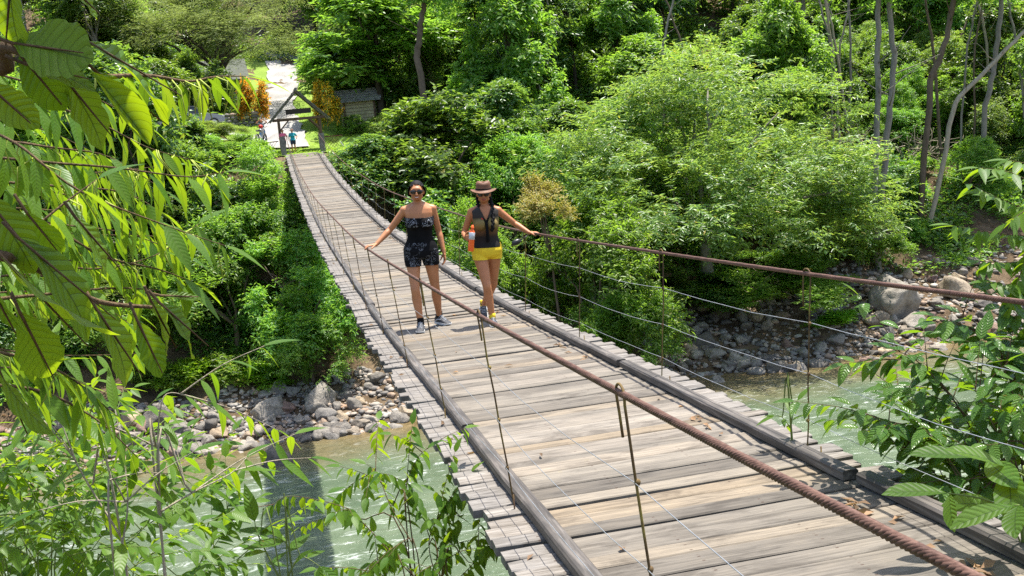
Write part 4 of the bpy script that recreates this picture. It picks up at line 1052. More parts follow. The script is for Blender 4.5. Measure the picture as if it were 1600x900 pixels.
# --- woman in the black strapless romper
def woman_black():
    X, Y = -.36, 12.3
    e = empty('person', (X, Y, dz(Y)), -.08, 1.04); e.rotation_euler[1] = .04; tag(e, 'woman in strapless black floral top and shorts and sunglasses, hand on the left cable', 'person')
    hipA, hipB = (-.095, 0, .86), (.095, 0, .86)
    kA, aA = (-.095, -.15, .47), (-.06, -.17, .088); kB, aB = (.135, -.01, .462), (.17, .13, .096)
    mb = MB(); torso(mb, 0); leg_parts(mb, hipA, kA, aA, 1.0); leg_parts(mb, hipB, kB, aB, 1.0)
    shA, elA, wrA = (-.158, .01, 1.33), (-.325, .05, 1.125), (-.49, -.06, .98)
    shB, elB, wrB = (.158, .01, 1.33), (.215, .06, 1.075), (.255, -.01, .845)
    limb(mb, arm_pts(shA, elA, wrA), ARM_R); limb(mb, arm_pts(shB, elB, wrB), ARM_R)
    hand(mb, wrA, (-.93, -.28, -.04), (0, 0, -1), .42, .35, 1.0, 1, .2)
    hand(mb, wrB, (.06, -.16, -1), (-1, -.2, 0), .35, .15, 1.0, 1, .2)
    for s in (-1, 1): limb(mb, [(s * .05, .01, 1.385), (s * .11, .012, 1.355), (s * .16, .01, 1.335)], [.038, .04, .046])
    ho = Vector((-.005, -.018, 1.445)); R = Matrix.Rotation(-.1, 3, 'Z') @ Matrix.Rotation(.08, 3, 'X')
    head(mb, ho, R)
    body = to_body(mb, 'body', [M['skin'], M['lips'], M['teeth']], e, .0062); paint_face(body, ho, R)
    T = lambda p: ho + R @ Vector(p)
    # hair pulled back, wavy at the temples, knot behind
    mb = MB(); mb.ball(T((0, .026, .13)), (.08, .092, .083), 20, 14, R); mb.ball(T((0, .1, .1)), (.05, .045, .05), 14, 9, R)
    rng = random.Random(3)
    for q in range(26):
        a = rng.uniform(-1.25, 1.25); mb.ball(T((.08 * math.sin(a), -.02 + .05 * (1 - math.cos(a)) - .03 * math.cos(a), .165 - .05 * abs(a) * .6 + rng.uniform(-.01, .02))), rng.uniform(.008, .015), 8, 6)
    for s in (-1, 1): limb(mb, [T((s * .068, -.045, .15)), T((s * .08, -.01, .12)), T((s * .082, .03, .06)), T((s * .05, .07, .02))], [.012, .018, .02, .018])
    hr = to_body(mb, 'hair', M['hair'], e, .006, 2)
    cut(hr, [(T((0, -.05, .165)), R @ Vector((0, -1, -.62)))], None, 0)
    sunglasses(e, ho, R, M['lens'])
    mb = MB(); torso(mb, .008); o = to_body(mb, 'strapless_top', M['black'], e, .0065); cut(o, [((0, 0, 1.255), (0, -.12, 1)), ((0, 0, .965), (0, 0, -1))])
    mb = MB(); torso(mb, .011); o = to_body(mb, 'top_band', M['floral_band'], e, .0065); cut(o, [((0, 0, 1.262), (0, -.12, 1)), ((0, 0, 1.165), (0, 0.1, -1))])
    mb = MB(); torso(mb, .011); leg_parts(mb, hipA, kA, aA, 1.0, .009, True); leg_parts(mb, hipB, kB, aB, 1.0, .009, True)
    o = to_body(mb, 'shorts', M['floral'], e, .0065); cut(o, [((0, 0, .975), (0, 0, 1)), ((0, 0, .715), (0, 0, -1))])
    shoe(e, aA, (-.12, -1), M['shoe'], M['black']); shoe(e, aB, (.55, -.84), M['shoe'], M['black'])
    return e
woman_black()

# --- woman in the brown hat
def woman_hat():
    X, Y = .36, 12.0
    e = empty('person', (X, Y, dz(Y)), -.1, .975); e.rotation_euler[1] = .04; tag(e, 'woman in brown hat, sheer black top and yellow shorts holding an orange bottle', 'person')
    hipA, hipB = (-.085, 0, .86), (.085, .01, .86)
    kA, aA = (-.035, -.16, .475), (.01, -.16, .088); kB, aB = (.06, .06, .46), (-.045, .36, .165)
    mb = MB(); torso(mb, 0); leg_parts(mb, hipA, kA, aA, 1.02); leg_parts(mb, hipB, kB, aB, 1.02)
    shA, elA, wrA = (-.158, .01, 1.33), (-.25, .075, 1.085), (-.25, -.13, 1.05)
    shB, elB, wrB = (.158, .01, 1.33), (.35, .05, 1.165), (.5, -.08, 1.06)
    limb(mb, arm_pts(shA, elA, wrA), ARM_R); limb(mb, arm_pts(shB, elB, wrB), ARM_R)
    hand(mb, wrA, (.12, -1, .05), (1, .1, .1), .85, .05, 1.0, 1, .9)
    hand(mb, wrB, (.97, -.2, -.03), (0, 0, -1), .4, .3, 1.0, -1, .2)
    for s in (-1, 1): limb(mb, [(s * .05, .01, 1.385), (s * .11, .012, 1.355), (s * .16, .01, 1.335)], [.038, .04, .046])
    ho = Vector((-.005, -.018, 1.445)); R = Matrix.Rotation(-.12, 3, 'Z') @ Matrix.Rotation(.06, 3, 'X')
    head(mb, ho, R); body = to_body(mb, 'body', [M['skin_tan'], M['lips'], M['lips']], e, .0062); paint_face(body, ho, R)
    T = lambda p: ho + R @ Vector(p)
    mb = MB(); mb.ball(T((0, .026, .125)), (.082, .093, .085), 20, 14, R)
    # braid over her left shoulder, loose strand on the other side
    pts = [T((.07, .03, .08)), T((.078, .02, .0)), (.085, -.03, 1.40), (.085, -.085, 1.33), (.078, -.125, 1.25), (.07, -.15, 1.17), (.062, -.15, 1.1)]
    for i in range(len(pts) - 1):
        a, b = Vector(pts[i]), Vector(pts[i + 1])
        for k in range(3):
            c = a.lerp(b, k / 3); mb.ball(c + Vector((.007 * (-1) ** (k + i), 0, 0)), (.02, .019, .024), 10, 7)
    limb(mb, [T((-.07, .02, .09)), T((-.078, .01, .02)), (-.07, -.03, 1.40), (-.055, -.075, 1.33), (-.03, -.1, 1.28)], [.02, .02, .018, .014, .008])
    hr = to_body(mb, 'hair', M['hair'], e, .006, 2); cut(hr, [(T((0, -.058, .12)), R @ Vector((0, -1, -.2)))], lambda c: True, 0) if False else None
    sunglasses(e, ho, R, M['lens'])
    # hat with a wide drooping brim and creased crown
    mb = MB(); seg = 36; vs = []; fs = []
    prof = [(.152, .128), (.135, .128), (.11, .136), (.088, .146), (.085, .17), (.083, .2), (.078, .225), (.06, .24), (.03, .236), (.0, .23)]
    for r, z in prof:
        for k in range(seg):
            a = 2 * PI * k / seg; zz = z; rx, ry = r, r * 1.12
            if r > .1: zz += .018 * (r - .1) / .05 * abs(math.cos(a)) ** 2 - .012 * abs(math.sin(a))
            if r < .07: zz -= .018 * (1 - abs(math.cos(a)))
            vs.append(T((rx * math.cos(a), ry * math.sin(a) + .012, zz)))
    for i in range(len(prof) - 1):
        for k in range(seg): fs.append((i * seg + k, i * seg + (k + 1) % seg, (i + 1) * seg + (k + 1) % seg, (i + 1) * seg + k))
    mb.add(vs, fs); h = mb.build('hat', M['hat'], e, True); bake(h, [('SOLIDIFY', dict(thickness=.004, offset=1))])
    mb = MB(); mb.tube([T((.0885 * math.cos(a), .0995 * math.sin(a) + .012, .155)) for a in np.linspace(0, 2 * PI, 33)], .0075, 6); mb.build('hat_band', M['black'], h, True)
    mb = MB(); torso(mb, .009); o = to_body(mb, 'sleeveless_top', M['sheer'], e, .0065)
    cut(o, [((0, 0, .915), (0, 0, -1))], lambda c: c.z < 1.385 and not (c.z > 1.25 - .0 and c.y < .02 and abs(c.x) < (c.z - 1.22) * .42) and abs(c.x) < .15 + .0 * c.z)
    # dark neck border and tie
    mb = MB()
    for s in (-1, 1): limb(mb, [(s * .085, -.02, 1.372), (s * .06, -.085, 1.31), (s * .02, -.112, 1.245), (0, -.125, 1.21)], [.011, .012, .013, .012], 8)
    limb(mb, [(0, -.135, 1.21), (.004, -.15, 1.1), (.006, -.128, 1.0)], [.016, .018, .02], 8); mb.build('neck_tie', M['black'], e, True)
    mb = MB(); limb(mb, [(-.062, -.09, 1.285), (-.05, -.105, 1.262), (-.035, -.112, 1.248)], [.009, .012, .008], 8); mb.build('neck_ornament', M['red'], e, True)
    mb = MB(); torso(mb, .008); leg_parts(mb, hipA, kA, aA, 1.02, .008, True); leg_parts(mb, hipB, kB, aB, 1.02, .008, True)
    o = to_body(mb, 'shorts', M['yellow'], e, .0065); cut(o, [((0, 0, .955), (0, 0, 1)), ((0, 0, .775), (0, 0, -1))])
    shoe(e, aA, (.05, -1), M['shoe'], M['yellow']); shoe(e, aB, (-.1, -1), M['shoe'], M['yellow'], pitch=.5)
    # the bottle in her right hand
    Mx = Matrix.Translation((X, Y, dz(Y))) @ Matrix.Rotation(-.1, 4, 'Z') @ Matrix.Rotation(.04, 4, 'Y') @ Matrix.Scale(.975, 4)
    b = empty('drink_bottle', Mx @ Vector((-.207, -.218, .90))); b.rotation_euler = (.05, .16, 0); tag(b, 'orange drink bottle with silver grey label in the hand of the woman in the hat', 'bottle')
    mb = MB(); mb.loft([(0, 0, 0, .03, .03), (.006, 0, 0, .034, .034), (.05, 0, 0, .034, .034), (.1, 0, 0, .0335, .0335), (.15, 0, 0, .033, .033), (.2, 0, 0, .034, .034), (.225, 0, 0, .029, .029), (.245, 0, 0, .018, .018), (.255, 0, 0, .017, .017)], 20)
    mb.build('body', M['orange'], b, True)
    mb = MB(); mb.loft([(.135, 0, 0, .035, .035), (.137, 0, 0, .0355, .0355), (.213, 0, 0, .0355, .0355), (.215, 0, 0, .033, .033)], 20); mb.build('label', M['silver'], b, True)
    mb = MB(); mb.loft([(.252, 0, 0, .019, .019), (.275, 0, 0, .019, .019), (.28, 0, 0, .012, .012), (.296, 0, 0, .011, .011)], 16); mb.build('cap', M['orange'], b, True)
    # little camera swinging from her other wrist
    cpos = Mx @ Vector((.335, -.16, .965)); c = empty('camera', cpos, .2); tag(c, 'small black camera case swinging from the wrist of the woman in the hat', 'camera')
    mb = MB(); mb.ball((0, 0, 0), (.062, .03, .034), 16, 10, Matrix.Rotation(-.3, 3, 'Y')); mb.build('case', M['black_plastic'], c, True)
    w = Mx @ Vector(wrB) - cpos; w = Matrix.Rotation(-.2, 3, 'Z') @ w
    mb = MB(); mb.tube([(.045, 0, .02), Vector((.045, 0, .02)).lerp(w, .5) + Vector((.02, 0, -.005)), w + Vector((0, 0, -.02))], .004, 6); mb.build('strap', M['black_plastic'], c, True)
    return e
woman_hat()

# --- far figures at the gateway
def far_person(x, y, rz, s, label, top, low, hatm=None, arms='down', hairm='hair', long_legs=False):
    z = dz(y) if y < 63.5 and abs(x) < 1 else Hs(x, y) + .07
    e = empty('person', (x, y, z), rz, s); tag(e, label, 'person')
    hipA, hipB = (-.085, 0, .86), (.085, 0, .86); kA, aA = (-.1, -.1, .47), (-.1, -.06, .088); kB, aB = (.1, .0, .46), (.1, .1, .088)
    mb = MB(); torso(mb, 0); leg_parts(mb, hipA, kA, aA); leg_parts(mb, hipB, kB, aB)
    if arms == 'up':
        A = ((-.158, .01, 1.33), (-.34, -.08, 1.42), (-.17, -.2, 1.56)); B = ((.158, .01, 1.33), (.34, -.08, 1.42), (.17, -.2, 1.56))
    else:
        A = ((-.158, .01, 1.33), (-.24, .07, 1.09), (-.25, -.04, .86)); B = ((.158, .01, 1.33), (.3, .08, 1.13), (.26, -.12, 1.02))
    for sh, el, wr in (A, B):
        limb(mb, arm_pts(sh, el, wr), ARM_R); d = (Vector(wr) - Vector(el)).normalized(); hand(mb, wr, d, (0, 1, .2) if arms == 'up' else (1, 0, 0), .5, .2)
    ho = Vector((0, -.018, 1.445)); R = Matrix.Identity(3); head(mb, ho, R)
    to_body(mb, 'body', M['skin'], e, .011, 2)
    mb = MB(); mb.ball(ho + Vector((0, .024, .13)), (.083, .095, .085), 14, 10); mb.build('hair', M[hairm], e, True)
    mb = MB(); torso(mb, .013)
    for sh, el, wr in (A, B): limb(mb, [sh, Vector(sh).lerp(Vector(el), .75)], [.058, .054])
    o = to_body(mb, 'shirt', M[top], e, .011, 2); cut(o, [((0, 0, .88), (0, 0, -1)), ((0, 0, 1.4), (0, 0, 1))], None, .004)
    mb = MB(); torso(mb, .012)
    for h, k, a in ((hipA, kA, aA), (hipB, kB, aB)):
        leg_parts(mb, h, k, a, 1, .016, True)
        if long_legs: limb(mb, [k, Vector(k).lerp(Vector(a), .35), a], [.072, .068, .056])
    o = to_body(mb, 'trousers' if long_legs else 'shorts', M[low], e, .011, 2); cut(o, [((0, 0, .93), (0, 0, 1)), ((0, 0, .09 if long_legs else .6), (0, 0, -1))], None, .004)
    shoe(e, aA, (-.1, -1), M['shoe'], None, 0, 1, False); shoe(e, aB, (.1, -1), M['shoe'], None, 0, 1, False)
    if hatm:
        mb = MB(); mb.loft([(1.56, 0, 0, .16, .17), (1.565, 0, 0, .16, .17), (1.57, 0, 0, .1, .11), (1.62, 0, 0, .09, .1), (1.66, 0, 0, .07, .08)], 18); mb.build('hat', hatm, e, True)
    return e
far_person(-.52, 65.2, 0.0, .86, 'child in teal shirt, dark shorts and brown hat stepping onto the bridge', 'teal', 'navy', M['hat'])
far_person(-1.06, 66.0, .1, .86, 'person in pink top half hidden by the left gate post', 'pink', 'grey_cloth', None, hairm='hair_brown')
far_person(float(at(410, 207, 72)[0]), 72.0, .2, 1.0, 'person in dark top and blue jeans with both arms raised beside the gravel path', 'grey_cloth', 'denim', None, 'up', long_legs=True)

# ------------------------------------------------------------------ gateway, hut, car, motorcycle, fence, houses
def gateway():
    y0 = 66.2; z0 = Hs(0, y0); e = empty('wooden_gateway', (0, y0, z0)); tag(e, 'rustic timber gateway with steep gabled roof at the far bridge end', 'gateway')
    for x in (-1.2, 1.22):
        for yy in (0, 1.5):
            mb = MB(); mb.beam((x, yy, -.4), (x, yy, 2.15), .15, .15, (0, 1, 0)); mb.build('post', M['timber_brown'], e)
    for yy in (-.09, 1.59):
        mb = MB(); mb.beam((-1.55, yy, 2.05), (1.6, yy, 2.05), .09, .14); mb.build('tie_beam', M['timber_brown'], e)
        for s in (-1, 1):
            mb = MB(); mb.beam((s * 1.16, yy, 1.42), (s * .62, yy, 1.98), .08, .1, (0, 1, 0)); mb.build('brace', M['timber_brown'], e)
            mb = MB(); mb.beam((s * 1.72, yy, 1.93), (s * .02, yy, 3.62), .09, .14, (0, 1, 0)); mb.build('rafter', M['timber_grey'], e)
    mb = MB(); mb.box((.02, -.13, 2.48), (1.5, .05, .3)); mb.build('sign_board', M['sign_dark'], e)
    for s in (-1, 1):
        mb = MB(); a = Vector((s * 1.82, 0, 1.86)); b = Vector((0, 0, 3.70)); n = 7; rng = random.Random(s + 5)
        for i in range(n):
            p = a.lerp(b, i / n); q = a.lerp(b, (i + 1.25) / n); up = Vector((s * .7, 0, .7)) * (.05 + .0 * i)
            vs = [(p + up * 1.6) + Vector((0, -.3, 0)), (p + up * 1.6) + Vector((0, 1.85, 0)), (q + up) + Vector((0, 1.85, 0)), (q + up) + Vector((0, -.3, 0))]
            dn = Vector((-s * .7, 0, -.7)) * .035; mb.add(vs + [v + dn for v in vs], [(0, 1, 2, 3), (7, 6, 5, 4), (0, 4, 5, 1), (1, 5, 6, 2), (2, 6, 7, 3), (3, 7, 4, 0)])
        mb.build('roof', M['timber_grey'], e)
    mb = MB(); mb.tube([(0, -.4, 3.78), (0, 1.95, 3.78)], .09, 8); mb.build('ridge', M['timber_grey'], e)
    for s in (-1, 1):       # stubby cable anchor blocks at the deck
        mb = MB(); mb.box((s * 1.12, -1.7, .45), (.3, .7, 1.25)); mb.build('anchor_block', M['timber_grey'], e)
gateway()
def hut():
    p = at(566, 200, 77); x, y = float(p[0]), 77.0; z = float(p[2]) - .1; e = empty('wooden_hut', (x, y, z), -.25); tag(e, 'small wooden hut with grey shingled roof right of the gateway', 'hut')
    mb = MB(); mb.box((0, 0, .9), (2.4, 1.8, 2.1)); w = mb.build('wall', M['hut_board'], e)
    mb = MB()
    for i in range(1, 9): mb.box((0, -.91, -.12 + i * .23), (2.38, .02, .02))
    mb.build('board_joint', M['timber_brown'], w)
    for cx in (-.95, 1.16):
        mb = MB(); mb.box((cx, -.93, .9), (.12, .05, 2.1)); mb.build('corner_post', M['timber_brown'], e)
    for s in (-1, 1):
        mb = MB(); n = 5
        for i in range(n):
            a = Vector((0, s * 1.35, 1.9)).lerp(Vector((0, 0, 2.75)), i / n); b = Vector((0, s * 1.35, 1.9)).lerp(Vector((0, 0, 2.75)), (i + 1.2) / n)
            mb.beam(a + Vector((-1.65, 0, .05)), a + Vector((1.65, 0, .05)), .02, .02); vs = [a + Vector((-1.7, 0, .07)), a + Vector((1.7, 0, .07)), b + Vector((1.7, 0, .03)), b + Vector((-1.7, 0, .03))]
            dn = Vector((0, 0, -.04)); mb.add(vs + [v + dn for v in vs], [(0, 1, 2, 3), (7, 6, 5, 4), (0, 4, 5, 1), (1, 5, 6, 2), (2, 6, 7, 3), (3, 7, 4, 0)])
        mb.build('roof', M['roof_grey'], e)
    mb = MB(); mb.box((-.75, -.99, .3), (.7, .14, .9)); mb.build('door', M['sign_dark'], e)
hut()
def car():
    p = at(300, 197, 74.5); x = float(p[0]); y = 74.5; z = Hs(x, y) + .07; e = empty('parked_car', (x, y, z), math.radians(12)); tag(e, 'silver car parked beyond the left bank bushes', 'car')
    # side profile along x, nose towards +x
    low = [(-2.05, .35), (-2.1, .6), (-2.05, .92), (-1.5, .98), (.75, .97), (1.55, .86), (2.0, .72), (2.08, .5), (2.02, .32)]
    top = [(-1.85, .95), (-1.35, 1.38), (-.5, 1.47), (.2, 1.42), (.95, .93)]
    def slab(prof, w0, w1, zsplit):
        mb = MB(); n = len(prof); vs = []; fs = []
        for yy, k in ((-1, 0), (-.9, 1), (.9, 1), (1, 0)):
            for (px_, pz) in prof:
                t = max(0, (pz - zsplit)); w = w0 - t * w1; s_ = 1 if k else .97
                vs.append((px_ * (1 if k else .985), yy * w, (pz - .65) * s_ + .65 if not k else pz))
        for q in range(3):
            for i in range(n): fs.append((q * n + i, q * n + (i + 1) % n, (q + 1) * n + (i + 1) % n, (q + 1) * n + i))
        fs += [tuple(range(n - 1, -1, -1)), tuple(3 * n + i for i in range(n))]; return mb.add(vs, fs)
    slab(low, .84, .0, 0).build('body', M['car_silver'], e); slab(top, .80, .28, .95).build('cabin', M['car_glass'], e)
    mb = MB(); r = [(-1.42, 1.365), (-.5, 1.475), (.22, 1.425)]
    for i in range(2):
        a, b = r[i], r[i + 1]; vs = [(a[0], -.68, a[1] + .01), (b[0], -.68, b[1] + .01), (b[0], .68, b[1] + .01), (a[0], .68, a[1] + .01)]
        mb.add(vs + [(v[0], v[1], v[2] + .035) for v in vs], [(3, 2, 1, 0), (4, 5, 6, 7), (0, 1, 5, 4), (1, 2, 6, 5), (2, 3, 7, 6), (3, 0, 4, 7)])
    mb.build('roof', M['car_silver'], e)
    for s in (-1, 1):
        mb = MB()
        for a, b in (((.95, .95), (.2, 1.43)), ((-.45, .96), (-.45, 1.46)), ((-1.83, .96), (-1.37, 1.38))):
            mb.beam((a[0], s * .80, a[1]), (b[0], s * .675, b[1]), .05, .05)
        mb.build('pillar', M['car_silver'], e)
        mb = MB(); mb.ball((1.98, s * .6, .68), (.1, .16, .08), 10, 7); mb.build('headlight', M['lace'], e, True)
        mb = MB(); mb.ball((-2.06, s * .65, .78), (.06, .13, .1), 10, 7); mb.build('tail_light', M['red'], e, True)
        mb = MB(); mb.ball((.72, s * .92, 1.0), (.07, .1, .07), 10, 7); mb.build('mirror', M['car_silver'], e, True)
        for wx in (-1.3, 1.32):
            mb = MB(); mb.tube([(wx, s * .72, .31), (wx, s * .87, .31)], .31, 20); w = mb.build('wheel', M['black_plastic'], e)
            mb = MB(); mb.tube([(wx, s * .86, .31), (wx, s * .885, .31)], .19, 14); mb.build('rim', M['silver'], w)
M['car_silver'] = plain('car_silver', (.26, .27, .285), .28, .06, metal=.3); M['car_glass'] = plain('car_glass', (.015, .017, .02), .08, .1, spec=.6)
car()
def motorbike():
    p = at(408, 214, 70.5); x = float(p[0]); y = 70.5; z = Hs(x, y) + .07; e = empty('motorcycle', (x, y, z), 1.2); tag(e, 'motorcycle with a red helmet on it parked near the raised arms person', 'motorcycle')
    for wx in (-.62, .62):
        mb = MB(); mb.tube([(wx + .27 * math.cos(a), 0, .3 + .27 * math.sin(a)) for a in np.linspace(0, 2 * PI, 25)], .05, 8); w = mb.build('wheel', M['black_plastic'], e, True)
        mb = MB(); mb.tube([(wx, -.06, .3), (wx, .06, .3)], .06, 8)
        for k in range(5): mb.tube([(wx, 0, .3), (wx + .25 * math.cos(k * 1.257), 0, .3 + .25 * math.sin(k * 1.257))], .012, 5)
        mb.build('hub', M['silver'], w)
    mb = MB(); mb.tube([(.62, 0, .3), (.42, 0, .95)], .03, 6); mb.tube([(.4, 0, .85), (-.1, 0, .7), (-.62, 0, .3)], .04, 6); mb.tube([(.35, 0, .75), (.1, 0, .35), (-.4, 0, .38)], .06, 6); mb.build('frame', M['silver'], e)
    mb = MB(); mb.ball((.15, 0, .82), (.26, .13, .12), 12, 8); mb.build('fuel_tank', M['car_silver'], e, True)
    mb = MB(); mb.ball((-.35, 0, .8), (.36, .13, .07), 12, 8); mb.build('seat', M['black_plastic'], e, True)
    mb = MB(); mb.tube([(.32, -.35, 1.02), (.42, -.15, .98), (.42, .15, .98), (.32, .35, 1.02)], .018, 6); mb.build('handlebar', M['black_plastic'], e, True)
    mb = MB(); mb.ball((.52, 0, .9), (.08, .09, .09), 10, 8); mb.build('headlight', M['lace'], e, True)
    h = MB(); h.ball((0, 0, 0), (.14, .12, .13), 14, 10); q = Matrix.Rotation(1.2, 3, 'Z') @ Vector((.12, 0, 1.04)); o = h.build('helmet', M['red'], None, True); o.location = Vector((x, y, z)) + q; tag(o, 'red helmet resting on the parked motorcycle', 'helmet')
motorbike()
def lattice(x0, x1, y, label, k):
    e = empty('lattice_fence', ((x0 + x1) / 2, y, Hs((x0 + x1) / 2, y) + .05)); tag(e, label, 'fence'); w = x1 - x0; mb = MB(); n = int(w / .16)
    for i in range(n + 1):
        for s in (-1, 1):
            a = -w / 2 + w * i / n; b = a + s * .55
            if abs(b) <= w / 2 + .01: mb.beam((a, .012 * s, .1), (b, .012 * s, .75), .02, .045, (0, 1, 0))
    mb.build('lattice', M['fence_red'], e)
    mb = MB(); mb.beam((-w / 2, 0, .78), (w / 2, 0, .78), .06, .06); mb.build('rail', M['fence_red'], e)
M['fence_red'] = plain('fence_red', (.13, .035, .03), .7, .2)
lattice(-3.0, -1.35, 65.3, 'dark red lattice fence left of the gateway', 0); lattice(1.4, 2.5, 66.6, 'short dark red lattice fence right of the gateway', 1)
def terrace_wall():
    a = at(318, 197, 79); b = at(402, 183, 79); e = empty('stone_wall', ((a[0] + b[0]) / 2, 79, Hs((a[0] + b[0]) / 2, 79))); w = b[0] - a[0]; rng = random.Random(2); mb = MB()
    for r_ in range(5):
        x = -w / 2
        while x < w / 2:
            l = rng.uniform(.25, .6); mb.ball((x + l / 2, rng.uniform(-.04, .04), .12 + r_ * .22), (l / 2 * 1.1, .22, .14), 8, 6); x += l
    mb.build('masonry', M['pebble'], e, True); tag(e, 'low rough stone terrace wall behind the person with raised arms', 'wall')
terrace_wall()
def house(x, y, w, d, h, rz, wallm, roofm, label, rise=1.6):
    z = Hs(x, y) - .2; e = empty('house', (x, y, z), rz); tag(e, label, 'house')
    mb = MB(); mb.box((0, 0, h / 2), (w, d, h)); mb.add([(-w / 2, -d / 2, h), (-w / 2, d / 2, h), (-w / 2, 0, h + rise * .92), (w / 2, -d / 2, h), (w / 2, d / 2, h), (w / 2, 0, h + rise * .92)], [(0, 2, 1), (3, 4, 5)]); mb.build('wall', wallm, e)
    for s in (-1, 1):
        mb = MB(); a = [(-w / 2 - .5, s * (d / 2 + .6), h - .25), (w / 2 + .5, s * (d / 2 + .6), h - .25), (w / 2 + .5, 0, h + rise), (-w / 2 - .5, 0, h + rise)]; mb.add(a + [(p[0], p[1], p[2] + .09) for p in a], [(3, 2, 1, 0), (4, 5, 6, 7), (0, 1, 5, 4), (1, 2, 6, 5), (2, 3, 7, 6), (3, 0, 4, 7)]); mb.build('roof', roofm, e)
    for k in (-.3, .3):
        mb = MB(); mb.box((k * w, -d / 2 - .02, h * .55), (1.3, .08, 1.1)); f = mb.build('window', M['car_glass'], e); mb = MB()
        for q in (-.65, 0, .65): mb.box((k * w + q, -d / 2 - .05, h * .55), (.07, .07, 1.16))
        for q in (-.56, .56): mb.box((k * w, -d / 2 - .055, h * .55 + q), (1.34, .06, .07))
        mb.build('frame', M['timber_grey'], f)
    mb = MB(); mb.box((0, -d / 2 - .02, 1.0), (.95, .08, 2.0)); mb.build('door', M['timber_brown'], e)
M['roof_moss'] = plain('roof_moss', (.07, .08, .06), .8, .3); M['wall_pale'] = plain('pale_blue_wall', (.5, .56, .62), .85, .08); M['roof_red'] = plain('rusty_roof', (.28, .12, .07), .7, .3); M['roof_zinc'] = plain('zinc_roof', (.55, .57, .6), .45, .15, metal=.3)
p = at(335, 165, 97); house(float(p[0]), 97, 5, 4, 1.9, .1, M['wall_pale'], M['roof_moss'], 'pale blue house behind the stone terrace wall and feathery tree')
p = at(655, 60, 108); house(float(p[0]), 108, 7, 5, 5.6, -.3, M['timber_brown'], M['roof_red'], 'house with rusty red roof hidden among trees above the gateway')
p = at(740, 40, 112); house(float(p[0]), 112, 7, 5, 5.6, .1, M['wall_pale'], M['roof_zinc'], 'house with pale metal roof glimpsed through the trees left of the dark trunk')

# ------------------------------------------------------------------ plants close to the camera
def vein_leaf_mat(name, dark, light, vein, trans, tf, rough=.35, nv=9.0, blotch=.3, vk=.9, bk=.5):
    t = NT(name); uv = t.n('ShaderNodeUVMap'); sp = t.n('ShaderNodeSeparateXYZ'); t.l(uv.outputs[0], sp.inputs[0]); u, v = sp.outputs[0], sp.outputs[1]
    au = t.math('ABSOLUTE', t.math('MULTIPLY', t.math('SUBTRACT', u, .5), 2.0))
    ph = t.math('SUBTRACT', t.math('MULTIPLY', v, nv), t.math('MULTIPLY', t.math('POWER', au, 1.3), 1.5))
    fr = t.math('FRACT', t.math('ADD', ph, 20.0)); dd = t.math('ABSOLUTE', t.math('SUBTRACT', fr, .5))       # 0.5 at a vein
    lat = t.ramp(dd, [(.45, (0, 0, 0)), (.492, (1, 1, 1))]); mid = t.ramp(au, [(.02, (1, 1, 1)), (.06, (0, 0, 0))])
    vm = t.math('MAXIMUM', t.math('MULTIPLY', lat, vk), mid)
    ge = t.n('ShaderNodeNewGeometry'); r = ge.outputs['Random Per Island']; oc = t.coord('Object'); nz = t.noise(oc, 28, 5, .65); n2 = t.noise(oc, 9, 3)
    base = t.mix(r, dark, light); base = t.mix(t.math('MULTIPLY', t.ramp(nz, [(.4, (0, 0, 0)), (.65, (1, 1, 1))]), blotch), base, g(light, 1.25))
    spots = t.ramp(t.noise(oc, 45, 2), [(.7, (0, 0, 0)), (.74, (.8, .8, .8))]); base = t.mix(t.math('MULTIPLY', spots, t.ramp(n2, [(.5, (0, 0, 0)), (.65, (1, 1, 1))])), base, (.14, .075, .015))
    col = t.mix(vm, base, vein); t.set(col, rough, 0, .3)
    hgt = t.math('SUBTRACT', 1.0, t.math('MULTIPLY', dd, 2.0)); b = t.bump(t.math('ADD', t.math('POWER', hgt, .6), t.math('MULTIPLY', nz, .25)), bk, .008)
    tr = t.n('ShaderNodeBsdfTranslucent'); t.l(t.mix(1.0, t.mix(t.math('MULTIPLY', vm, .8), trans, g(trans, .22)), t.mix(r, (.75, .85, .7), (1.25, 1.12, 1.0)), 'MULTIPLY'), tr.inputs[0])
    mx = t.n('ShaderNodeMixShader'); mx.inputs[0].default_value = tf; t.l(t.b.outputs[0], mx.inputs[1]); t.l(tr.outputs[0], mx.inputs[2]); t.l(mx.outputs[0], t.out.inputs[0]); return t.m
M['big_leaf'] = vein_leaf_mat('big_leaf', (.03, .085, .012), (.075, .16, .015), (.035, .07, .012), (.3, .43, .008), .5, .5)
M['lance_leaf'] = vein_leaf_mat('lance_leaf', (.045, .115, .014), (.1, .19, .02), (.1, .16, .03), (.3, .46, .014), .48, .42, 12, .25, .4, .12)
M['glossy_leaf'] = vein_leaf_mat('glossy_leaf', (.035, .095, .02), (.085, .17, .03), (.1, .17, .04), (.28, .46, .015), .4, .26, 8, .2)
M['twig_brown'] = bark_mat('twig_brown', (.05, .03, .018), (.15, .1, .05), 20)

